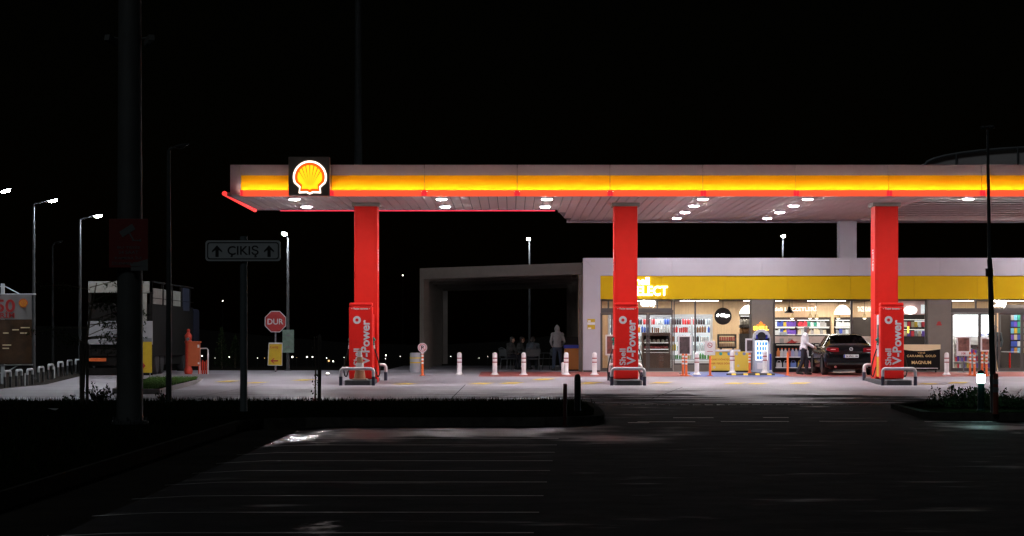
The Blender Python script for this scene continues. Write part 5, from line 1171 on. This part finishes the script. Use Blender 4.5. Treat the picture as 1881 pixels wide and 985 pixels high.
# banner
Yb = 80.0
bn = thing('price_banner', 'white and brown advertising banner on a post at the left edge', 'banner', (ax(5, Yb), Yb, 0))
zz = lambda p: az(p, Yb); xx = lambda p: ax(p, Yb)-ax(5, Yb)
b = MB(); b.box(-.06, .06, -.05, .05, 0, zz(521)); b.build('post', M['sign_white'], bn, bevel=.01)
b = MB()
for s in (-1, 1): b.tube([(0, 0, zz(541)), (s*1.1, 0, zz(540.5))], .022, 8); b.tube([(0, 0, zz(524)), (s*.55, 0, zz(540))], .018, 8); b.tube([(0, 0, zz(671)), (s*1.0, 0, zz(670))], .022, 8); b.tube([(0, 0, zz(688)), (s*.5, 0, zz(671))], .018, 8)
b.build('bracket', M['sign_white'], bn)
def cloth(x0, x1, z0, z1, y):
    m_ = MB(); nx, nz = 24, 6; v = []
    for j in range(nz+1):
        for i in range(nx+1):
            u = i/nx; v.append((x0+(x1-x0)*u, y+.025*math.sin(u*9+j*.4)+.012*math.sin(u*23), z0+(z1-z0)*j/nz))
    m_.add(v, [(j*(nx+1)+i, j*(nx+1)+i+1, (j+1)*(nx+1)+i+1, (j+1)*(nx+1)+i) for j in range(nz) for i in range(nx)]); return m_
cloth(xx(-48), xx(59.5), zz(587), zz(541), -.08).build('banner_white', M['banner_white'] if 'banner_white' in M else mat('banner_white', (.2, .19, .185), .6), bn, smooth=True)
M['banner_brown'] = mat('banner_brown', (.06, .028, .01), .6, var=.6, vscale=2.5)
cloth(xx(-48), xx(59.5), zz(669), zz(587.3), -.08).build('banner_brown', M['banner_brown'], bn, smooth=True)
place(text_mb('%50', wd=1.1, h=.42, bold=.02, extrude=.002), (xx(5)-.12, -.125, zz(562))).build('lettering', M['sign_red'], bn)
place(text_mb('İNDİRİM', wd=1.15, h=.22, bold=.02, extrude=.002), (xx(5)-.16, -.125, zz(578))).build('lettering', M['sign_red'], bn)
b = MB()
for px, py, w_ in ((30, 606, 12), (44, 602, 9), (52, 602, 8), (12, 612, 10), (14, 634, 16), (12, 640, 12), (42, 612, 7), (50, 612, 7)): b.box(xx(px-w_/2), xx(px+w_/2), -.128, -.124, zz(py+1), zz(py-1))
b.build('banner_print', M['cream'], bn)
shell_on(bn, xx(44), zz(557), .15, -.11, (M['sign_white'], mat('banner_logo_red', (.5, .08, .02), .5), mat('banner_logo_orange', (.6, .24, .02), .5)), False, .004)
# hoops along the left road
def make_hoop(label):
    t = thing('hoop_barrier', label, 'barrier', group='row of low hoop barriers along the left road')
    b = MB(); pts = [(0, -.42, .33)]+[(0, -.34+.08*math.cos(R(a)), .42+.08*math.sin(R(a))) for a in range(180, 89, -15)]+[(0, .34+.08*math.cos(R(a)), .42+.08*math.sin(R(a))) for a in range(90, -1, -15)]+[(0, .42, .33)]
    b.tube(pts, .038, 10); b.build('top_rail', M['sign_white'], t, smooth=True)
    for s in (-1, 1): b = MB(); b.tube([(0, s*.42, 0), (0, s*.42, .33)], .038, 10); b.build('leg', M['dark_pole'], t, smooth=True)
    return t
hp = [(14, 74.3), (35, 76.4), (55, 78.6), (75, 80.8), (93, 83), (111, 85.2), (128, 87.4), (143, 89.6), (176, 92.5)]
h0 = None
for i, (px, y) in enumerate(hp):
    l = ('nearest low hoop barrier, under the banner', 'second low hoop barrier, right of the banner post', 'third low hoop barrier, left of the lit lamp pole', 'low hoop barrier just right of the first lit lamp pole', 'fifth low hoop barrier along the left road', 'low hoop barrier fourth from the far end', 'low hoop barrier left of the second lit lamp pole', 'low hoop barrier next to the staked tree', 'farthest low hoop barrier, in front of the lorry')[i]
    loc = (ax(px, y), y, gz(-15, y))
    if h0 is None: h0 = make_hoop(l); h0.location = loc
    else: copy_thing(h0, loc, l)
for px, y, l in ((46, 77.5, 'thin white marker stake between the second and third hoops'), (100, 84, 'thin white marker stake between the fifth and sixth hoops')):
    t = thing('marker_stake', l, 'stake', (ax(px, y), y, gz(-15, y))); b = MB(); b.tube([(0, 0, 0), (0, 0, .38), (0, 0, .4)], [.022, .022, .01], 8); b.build('stake', M['sign_white'], t)

# ------------------------------------------------------------------ lamps on poles
def street_lamp(label, px, Y, head_z, arm=(.75, 0), lit=True, r=.055, base_z=None, metal='lamp_post', lens=(.15, .1, .05), group='street lamps around the station', base_px=None, headlift=.12, post_px=None):
    x = ax(px, Y); bz = gz(x, Y) if base_z is None else base_z
    t = thing('street_lamp', label, 'street lamp', (x, Y, bz), group=group); H = head_z-bz
    lean = (ax(base_px, Y)-x) if base_px else 0
    b = MB(); b.tube([(lean, 0, -.02), (lean*.5, 0, H*.5), (0, 0, H-headlift)], [r*1.25, r, r*.75], 12); b.lathe([(r*2.6, 0), (r*2.6, .03), (r*1.3, .05)], (lean, 0, 0), 14); b.build('pole', M[metal], t, smooth=True)
    d = Vector((arm[0], arm[1], 0)); n = d.normalized(); e = d-n*.2
    b = MB(); b.tube([(0, 0, H-headlift), (e.x, e.y, H)], r*.55, 8); b.build('arm', M[metal], t, smooth=True)
    ang = math.atan2(n.y, n.x)
    tilt = Euler((0, -R(12), ang)).to_matrix()
    b = MB(); b.ell((0, 0, .04), (.2, .11, .04)); b.xf(Matrix.Translation((d.x, d.y, H))@Euler((0, -R(12), ang)).to_matrix().to_4x4()); h = b.build('lamp_head', M['dark_pole'], t, smooth=True)
    b = MB(); b.ell((0, 0, 0), lens); b.xf(Matrix.Translation((d.x, d.y, H))@Euler((0, -R(12), ang)).to_matrix().to_4x4()); b.build('lens', M['street_lamp'] if lit else M['cctv_grey'], h, smooth=True)
    return t
street_lamp('lit street lamp nearest the left edge, its pole out of view', -28, 76, az(351, 76), (.66, .0))
street_lamp('lit street lamp on the grey pole right of the banner', 62, 83, az(369, 83), (.67, 0))
street_lamp('lit street lamp on the pole left of the lorry', 147, 90, az(397, 90), (.67, 0))
street_lamp('lit street lamp on the pole behind the stop sign', 529, 95, az(431, 95), (-.1, -.5))
street_lamp('lit street lamp seen above the terrace portal', 972.5, 128, az(440, 128), (-.05, -.5))
street_lamp('lit street lamp above the white shop roof between two columns', 1438, 122, az(435, 122), (-.02, -.5))
street_lamp('unlit street lamp on the thin dark pole right of the big mast', 310, 54.8, az(271, 54.8), (.28, 0), lit=False, metal='dark_pole', base_z=.04, lens=(.1, .06, .03), headlift=.06)
street_lamp('faint unlit lamp pole far behind the left road', 97, 112, az(446, 112), (.3, 0), lit=False, metal='dark_pole', lens=(.1, .06, .03))
rp_ = thing('tall_dark_pole', 'tall dark leaning pole on the planted island at the right', 'pole', (ax(1825, 46.6), 48.0, .04))
Yp = 48.0; xq = lambda p: ax(p, Yp)-ax(1825, 46.6)
b = MB(); b.tube([(xq(1825), 0, 0), (xq(1819), 0, az(500, Yp)), (xq(1817.5), 0, az(480, Yp))], [.062, .052, .05], 12); b.tube([(xq(1817.5), 0, az(480, Yp)), (xq(1814), 0, az(242, Yp))], [.04, .028], 10); b.build('pole', M['dark_pole'], rp_, smooth=True)
b = MB(); b.tube([(xq(1817.5), 0, az(512, Yp)), (xq(1817), 0, az(497, Yp))], .075, 12); b.build('collar', M['black'], rp_)
b = MB(); b.cap((xq(1806), 0, az(238, Yp)), (xq(1822), 0, az(236, Yp)), .03, .03); b.ell((xq(1806), 0, az(238, Yp)), (.06, .05, .04)); b.ell((xq(1822), 0, az(237, Yp)), (.06, .05, .04)); b.build('lamp_head', M['dark_pole'], rp_, smooth=True)
op = thing('marker_post', 'dull orange marker post with grey bands touching the dark pole', 'marker post', (ax(1829, 46.9), 46.9, .04))
b = MB(); b.lathe([(.06, 0), (.055, .02), (.05, .76), (.03, .79), (0, .79)], n=14); b.build('post', mat('dull_orange', (.2, .035, .012), .6), op, smooth=True)
for z in (.42, .58): b = MB(); b.lathe([(.0525, z), (.0545, z), (.0545, z+.1), (.0525, z+.1)], n=14); b.build('band', M['cctv_grey'], op, smooth=True)
# lit bollard
lbz = thing('bollard_light', 'dark green bollard light with a glowing white lamp in the hedge', 'bollard light', (ax(1802, 49.2), 49.2, .04))
M['dk_green'] = mat('dark_green_metal', (.01, .05, .045), .4)
zz = lambda p: az(p, 49.2)-.04
b = MB(); b.lathe([(.085, 0), (.085, .02), (.068, .03), (.068, zz(704))], n=18); b.build('post', M['dk_green'], lbz, smooth=True)
b = MB(); b.lathe([(.07, zz(704)), (.085, zz(700)), (.082, zz(690)), (.07, zz(688))], n=18); b.build('lamp', M['bollard_lamp'], lbz, smooth=True)
b = MB(); b.lathe([(.074, zz(688)), (.078, zz(686.5)), (.06, zz(682)), (.02, zz(680)), (0, zz(680))], n=18); b.build('cap', M['dk_green'], lbz, smooth=True)
# tall mast behind the canopy
tm = thing('tall_mast', 'faint tall mast rising behind the canopy left of centre', 'mast', (ax(658, 128), 128, gz(0, 128))); b = MB(); b.tube([(0, 0, 0), (0, 0, 23)], [.26, .16], 14); b.build('pole', M['dark_pole'], tm, smooth=True)

# ------------------------------------------------------------------ foreground verge: big mast, signs, posts, saplings
Ym_ = 41.5
bm2 = thing('high_mast', 'very thick dark mast with a red camera sign on the verge', 'mast', (ax(238.5, Ym_), Ym_, .04))
b = MB(); b.tube([(0, 0, 0), (0, 0, 3), (0, 0, 8.6)], [.228, .216, .19], 24); b.build('pole', mat('mast_grey', (.085, .09, .088), .6, var=.3, vscale=3, stretch=(1, 1, .3)), bm2, smooth=True)
b = MB(); b.lathe([(.33, 0), (.33, .05), (.24, .07)], n=20)
for k in range(8): a = k*math.pi/4; b.tube([(.28*math.cos(a), .28*math.sin(a), .04), (.28*math.cos(a), .28*math.sin(a), .12)], .02, 6)
b.build('base_plate', M['dark_pole'], bm2)
zz = lambda p: az(p, Ym_-.3)-.04
for s, px in ((-1, 207), (1, 276)):
    b = MB(); xq_ = ax(px, Ym_)-ax(238.5, Ym_); b.tube([(s*.18, 0, zz(68)), (xq_*.9, -.05, zz(66))], .02, 8); b.obox((xq_, -.1, zz(72)), (.1, .3, .1), (R(-15), 0, R(25*s))); b.build('security_camera', mat('camera_grey', (.12, .125, .12), .5), bm2)
cs = thing('camera_sign', 'dark red warning sign with a camera symbol fixed to the thick mast', 'sign', (ax(236, Ym_-.3), Ym_-.3, az(492, Ym_-.3)))
hw = 36*(Ym_-.3)/F; hh = 90*(Ym_-.3)/F
b = MB(); b.box(-hw, hw, 0, .015, 0, hh); b.build('plate', M['cctv_red'], cs, bevel=.01)
q = MB(); s_ = hh/90
q.obox((-.02, -.004, hh-.2), (.26, .004, .11), (0, R(-32), 0)); q.obox((.05, -.004, hh-.3), (.025, .004, .14), (0, R(-30), 0)); q.box(.06, .2, -.006, -.002, hh-.375, hh-.36); q.box(.19, .21, -.006, -.002, hh-.39, hh-.345); q.build('camera_symbol', M['cctv_grey'], cs)
for i, (tx, wd) in enumerate((('BU TESİS', .38), ('24 SAAT', .34), ('KAMERA İLE', .46), ('İZLENMEKTEDİR', .56))): place(text_mb(tx, wd=wd, h=.055, bold=.01, extrude=.002), (0, -.004, hh-.48-i*.09)).build('lettering', M['cctv_grey'], cs)
b = MB(); b.prism([(.05, .02), (hw, .03), (hw, .15), (.02, .06)], -.012, -.006); b.prism([(.04, -.05), (hw, -.05), (hw, .03), (.04, .01)], -.01, 0); b.build('torn_corner', M['cctv_grey'], cs)
b = MB(); b.box(-.12, .12, .015, .12, .2, .26); b.box(-.12, .12, .015, .12, .6, .66); b.build('clamp', M['galv'], cs)
# exit sign
Ye = 48.6
ex = thing('exit_sign', 'wide white exit sign with two up arrows on a grey pole', 'sign', (ax(447, Ye), Ye, .04))
zz = lambda p: az(p, Ye)-.04; hw = 69*Ye/F; z0, z1 = zz(480), zz(442); zc = (z0+z1)/2
b = MB(); b.tube([(0, .06, 0), (0, .06, zz(434))], .075, 14); b.build('pole', mat('exit_pole', (.13, .15, .16), .5, var=.15, vscale=4), ex, smooth=True)
def rrect(hw, hh, r): return [(sx*(hw-r)+r*math.cos(R(a)), sz*(hh-r)+r*math.sin(R(a))) for sx, sz, a0 in ((1, 1, 0), (-1, 1, 90), (-1, -1, 180), (1, -1, 270)) for a in (a0, a0+30, a0+60, a0+90)]
hh = (z1-z0)/2
b = MB(); b.prism([(x, zc+z) for x, z in rrect(hw, hh, .06)], -.06, -.03); b.build('plate', M['sign_white'], ex)
o1 = rrect(hw-.035, hh-.035, .05); o2 = rrect(hw-.055, hh-.055, .04); n = len(o1)
b = MB(); b.add([(x, -.063, zc+z) for x, z in o1]+[(x, -.063, zc+z) for x, z in o2], [(i, (i+1) % n, n+(i+1) % n, n+i) for i in range(n)]); b.build('border', M['sign_black'], ex)
place(text_mb('ÇIKIŞ', wd=.62, h=.235, bold=.01, extrude=.002), (0, -.064, zc-.012)).build('lettering', M['sign_black'], ex)
for s in (-1, 1):
    b = MB(); c_ = s*.52; b.prism([(c_-.1, zc-.0), (c_, zc+.11), (c_+.1, zc), (c_+.1, zc-.03), (c_+.032, zc+.02), (c_+.032, zc-.12), (c_-.032, zc-.12), (c_-.032, zc+.02), (c_-.1, zc-.03)], -.066, -.062); b.build('arrow', M['sign_black'], ex)
# stop sign, entrance board, information board
Yu = 92.0
ss = thing('stop_sign', 'red octagonal stop sign on a thin post', 'stop sign', (ax(506, Yu), Yu, gz(0, Yu)))
zz = lambda p: az(p, Yu)-gz(0, Yu); rr = 19.5*Yu/F; zc = zz(591)
b = MB(); b.tube([(0, .04, 0), (0, .04, zz(575))], .035, 10); b.build('post', M['galv'], ss, smooth=True)
oc = lambda r: [(r/math.cos(R(22.5))*math.cos(R(22.5+45*i)), zc+r/math.cos(R(22.5))*math.sin(R(22.5+45*i))) for i in range(8)]
b = MB(); b.prism(oc(rr), -.01, .005); b.build('plate', M['sign_white'], ss); b = MB(); b.prism(oc(rr*.93), -.015, -.011); b.build('face', M['sign_red'], ss)
place(text_mb('DUR', wd=.6, h=.215, bold=.012, extrude=.002), (0, -.018, zc)).build('lettering', M['sign_white'], ss)
Yg = 91.5
gb = thing('entrance_board', 'tilted yellow board with a red arrow below the stop sign', 'sign', (ax(505, Yg), Yg, gz(0, Yg)))
zz = lambda p: az(p, Yg)-gz(0, Yg); xx = lambda p: ax(p, Yg)-ax(505, Yg)
b = MB(); b.prism([(xx(491.5), zz(671.5)), (xx(518.5), zz(672)), (xx(519), zz(629.5)), (xx(493.5), zz(629.5))], -.02, .02); b.build('frame', M['sign_white'], gb)
b = MB(); b.prism([(xx(493), zz(670.5)), (xx(517.5), zz(671)), (xx(518), zz(632)), (xx(494.8), zz(632))], -.026, -.021); b.build('face', M['sign_yellow'], gb)
place(text_mb('Giriş', wd=.3, h=.12, bold=.01, extrude=.002), (xx(503.5), -.029, zz(638.5))).build('lettering', M['sign_red'], gb)
b = MB(); zc = zz(663); b.prism([(xx(497), zc), (xx(503), zc+.1), (xx(504.5), zc+.085), (xx(501), zc+.025), (xx(511), zc+.025), (xx(511), zc-.025), (xx(501), zc-.025), (xx(504.5), zc-.085), (xx(503), zc-.1)], -.032, -.027); b.build('arrow', M['sign_red'], gb)
b = MB(); b.tube([(xx(506), .03, 0), (xx(506), .03, zz(645))], .02, 8); b.build('stand', M['galv'], gb)
ib = thing('information_board', 'pale green information board fixed on the lamp pole', 'board', (ax(529, 94.6), 94.6, az(648, 94.6)))
hw = 10.5*94.6/F; hh = 42*94.6/F
b = MB(); b.box(-hw, hw, .1, .13, 0, hh); b.build('board', mat('pale_green_board', (.16, .24, .19), .6, var=.3, vscale=7), ib); b = MB(); b.box(-.09, .09, .06, .1, .2, .25); b.box(-.09, .09, .06, .1, .65, .7); b.build('clamp', M['galv'], ib)
# verge end posts
bp = thing('dark_bollard', 'thick black rounded bollard at the verge tip', 'bollard', (ax(1061, 48.6), 48.6, .05)); b = MB(); b.lathe([(.066, 0), (.066, .66), (.055, .71), (.03, .735), (0, .74)], n=18); b.build('post', M['black'], bp, smooth=True); b = MB(); b.lathe([(.0665, .58), (.069, .58), (.069, .6), (.0665, .6)], n=18); b.build('band', M['dark_pole'], bp)
bp = thing('thin_post', 'thin dark reddish post beside the black bollard', 'post', (ax(1038, 44.15), 44.15, -.1)); b = MB(); b.lathe([(.06, 0), (.05, .02), (.036, .03), (.036, .76), (.03, .78), (0, .78)], n=14); b.build('post', mat('dark_red_post', (.07, .012, .01), .5), bp, smooth=True)
# staked trees
random.seed(31)
tr1 = thing('young_tree', 'young staked tree with sparse leaves left of the thick mast', 'tree', (ax(152, 54), 54, .04))
b = MB(); b.tube([(0, 0, 0), (.03, 0, 1.0), (.15, 0, 1.9), (.3, .05, 2.7)], [.035, .03, .025, .012], 8)
limbs = []
for i in range(16):
    z = random.uniform(1.2, 2.6); a = random.uniform(-.6, .6)+(0 if random.random() < .75 else 3.14); L = random.uniform(.5, 1.35); s = Vector((.03+.08*(z-1), 0, z)); e = s+Vector((math.cos(a)*L, math.sin(a)*L*.6, L*random.uniform(-.1, .45))); limbs.append((s, e)); b.tube([s, (s+e)/2+Vector((0, 0, .06)), e], [.012, .009, .004], 6)
b.build('trunk', M['bark'], tr1)
b = MB()
for s, e in limbs:
    for k in range(5): p = s+(e-s)*(.35+.65*k/4); leaves(b, p, (.15, .15, .13), 16, .038)
b.build('crown', M['leaf'], tr1, fixn=False)
for dx in (-.04, .1):
    st = thing('tree_stake', 'dark wooden stake '+('left' if dx < 0 else 'right')+' of the young tree trunk by the mast', 'stake', (ax(152, 53.8)+dx-.0, 53.8, .04), group='stakes of the young tree by the mast'); b = MB(); b.tube([(0, 0, 0), (0, 0, 1.35), (0, 0, 1.4)], [.032, .032, .01], 8); b.build('post', M['wood_stake'], st)
tr2 = thing('sapling', 'thin sapling with few leaves beside its stake near the left pump', 'tree', (ax(579, 54.5), 54.5, .04))
b = MB(); b.tube([(0, 0, 0), (.01, 0, .8), (-.02, 0, 1.5)], [.02, .015, .006], 8); b.build('trunk', M['bark'], tr2)
b = MB()
for z in (.12, .25, .38, .5, .62, .9, 1.1, 1.3, 1.45): leaves(b, (0, 0, z), (.13, .13, .07), 7, .033)
b.build('crown', M['leaf'], tr2, fixn=False)
st = thing('tree_stake', 'dark stake beside the thin sapling near the left pump', 'stake', (ax(587, 54.4), 54.4, .04)); b = MB(); b.tube([(0, 0, 0), (0, 0, 1.5), (0, 0, 1.55)], [.04, .04, .012], 8); b.build('post', M['wood_stake'], st)
def shrub(label, px, Y, w_, h, n, z=.05, twigs=12):
    t = thing('shrub', label, 'shrub', (ax(px, Y), Y, z)); b = MB(); lf = MB()
    for i in range(twigs):
        a = random.uniform(0, 6.28); e = Vector((math.cos(a)*w_*random.uniform(.3, 1), math.sin(a)*w_*.5, h*random.uniform(.4, 1))); b.tube([(0, 0, -.02), tuple(e*.5+Vector((0, 0, .05))), tuple(e)], [.009, .006, .003], 5)
        for k in range(4): leaves(lf, e*(.4+.2*k), (.06, .05, .05), n, .035)
    b.build('stem', M['bark'], t); lf.build('foliage', M['leaf'], t, fixn=False)
shrub('leafy dark shrub between the young tree and the thick mast', 182, 53.5, .38, .48, 5, twigs=16)
shrub('tiny dark shrub left of the young tree stakes', 132, 53.5, .2, .2, 3, twigs=7)
shrub('tiny dark shrub at the foot of the unlit lamp pole', 298, 54, .17, .26, 4, twigs=8)
for px, y in ((345, 55.0), (318, 54.6), (428, 54.3), (470, 55.2), (500, 54.1), (640, 55.3), (365, 53.9), (97, 47.0), (160, 46.2)):  # pale scraps added to stand in for small glints on the grass
    b = MB(); q = [(random.uniform(-.09, .09)+dx, random.uniform(-.05, .05)+dy, random.uniform(.0, .05)) for dx, dy in ((-.08, -.05), (.08, -.05), (.1, .05), (-.1, .05), (0, 0))]; b.add(q, [(0, 1, 4), (1, 2, 4), (2, 3, 4), (3, 0, 4)])
    o = b.build('glint_scrap', mat('glint_scrap', (.4, .4, .4), .6), None, fixn=False); o.location = (ax(px, y), y, .1); tag(o, 'small crumpled pale scrap set for a glint on the dark grass verge', 'pale scrap', 'pale scraps set for glints on the verge')
# hedge on the planted island
hg = thing('hedge', 'low ragged dark hedge on the planted island at the right', 'hedge', (13, 53, .04))
lf = MB(); random.seed(17)
for i in range(300):
    x = random.uniform(9.2, 24); y = random.uniform(51.2, 54.5); h = .26+.1*math.sin(x*2.1)+.05*math.sin(x*5.3)+(-.12 if x < 9.7 else 0); leaves(lf, (x, y, h*.55), (.24, .24, h*.6), 95, .04)
for i in range(70): x = random.uniform(9.2, 16); leaves(lf, (x, random.uniform(51.5, 54), .36), (.07, .07, .1), 9, .03)
o = lf.build('foliage', M['leaf'], None, fixn=False); o.parent = hg; o.location = -hg.location
lf = MB()
for i in range(150): x = random.uniform(9.4, 24); lf.tube([(x, random.uniform(51.4, 54.2), .03), (x+random.uniform(-.1, .1), random.uniform(51.4, 54.2), .28)], .006, 4)
o = lf.build('stem', M['bark'], None); o.parent = hg; o.location = -hg.location
# conifers at the far edge of the forecourt
for px, y, h, l in ((407, 104, 1.6, 'dark pointed conifer left of the stop sign, the taller of two'), (432, 106, 1.3, 'dark pointed conifer left of the stop sign, the shorter of two')):
    t = thing('conifer', l, 'tree', (ax(px, y), y, .2)); b = MB(); b.tube([(0, 0, 0), (0, 0, h)], [.05, .01], 6); b.build('trunk', M['bark'], t); b = MB()
    for k in range(16): z = .15+h*k/16; leaves(b, (0, 0, z), (.5*(1-k/17), .5*(1-k/17), .12), 60, .05)
    b.build('crown', M['leaf'], t, fixn=False)

# ------------------------------------------------------------------ lamps of the far town
random.seed(77)
far = [(371, 654, 2.2), (382, 657, 1), (421, 656, 2), (473, 658, 1.2), (486, 658, 1.4), (537, 656, 3), (564, 656, 2.6), (574, 656, 2.2), (600, 658, 1.6), (604, 663, 3.6), (612, 664, 2.4), (709, 653, 2.4), (708, 659, 1.4), (735, 655, 1.2), (409, 553, 2), (740, 506, 2.4), (828, 655, 1.3), (880, 658, 1.1), (896, 655, 1), (545, 657, 1), (395, 658, 1), (447, 655, 1), (585, 658, 1.2), (632, 657, 1.2)]
for i, (px, py, s) in enumerate(far):
    Yl = 620 if py > 600 else 1250; z = az(py, Yl); g = gz(0, Yl) if py > 600 else hz(ax(px, Yl), Yl)
    lab = 'tiny far town lamp glowing on the dark horizon'
    if py < 600: lab = 'single far lamp high on the dark hill, '+('above the terrace portal corner' if px > 700 else 'between the exit sign and the stop sign')
    t = thing('far_lamp', lab, 'lamp', (ax(px, Yl), Yl, min(g, z-1)), group='lamps of the far town'); zz_ = z-min(g, z-1)
    b = MB(); b.tube([(0, 0, -2), (0, 0, zz_)], .08, 5); b.build('pole', M['dark_pole'], t)
    b = MB(); r_ = s*.5*Yl/F; b.ell((0, 0, zz_), (r_, r_, r_), n=8); b.build('globe', M['city_warm'] if i % 5 == 4 and py > 600 else M['city_lamp'], t, smooth=True)
fl_ = thing('ground_light', 'small white light low on the ground left of the cone pump', 'ground light', (ax(602, 86), 86, gz(0, 86))); b = MB(); b.lathe([(.08, 0), (.08, .04), (.06, .06)], n=12); b.build('housing', M['dark_pole'], fl_); b = MB(); b.ell((0, -.02, .07), (.06, .04, .035), n=10); b.build('lens', M['city_lamp'], fl_, smooth=True)
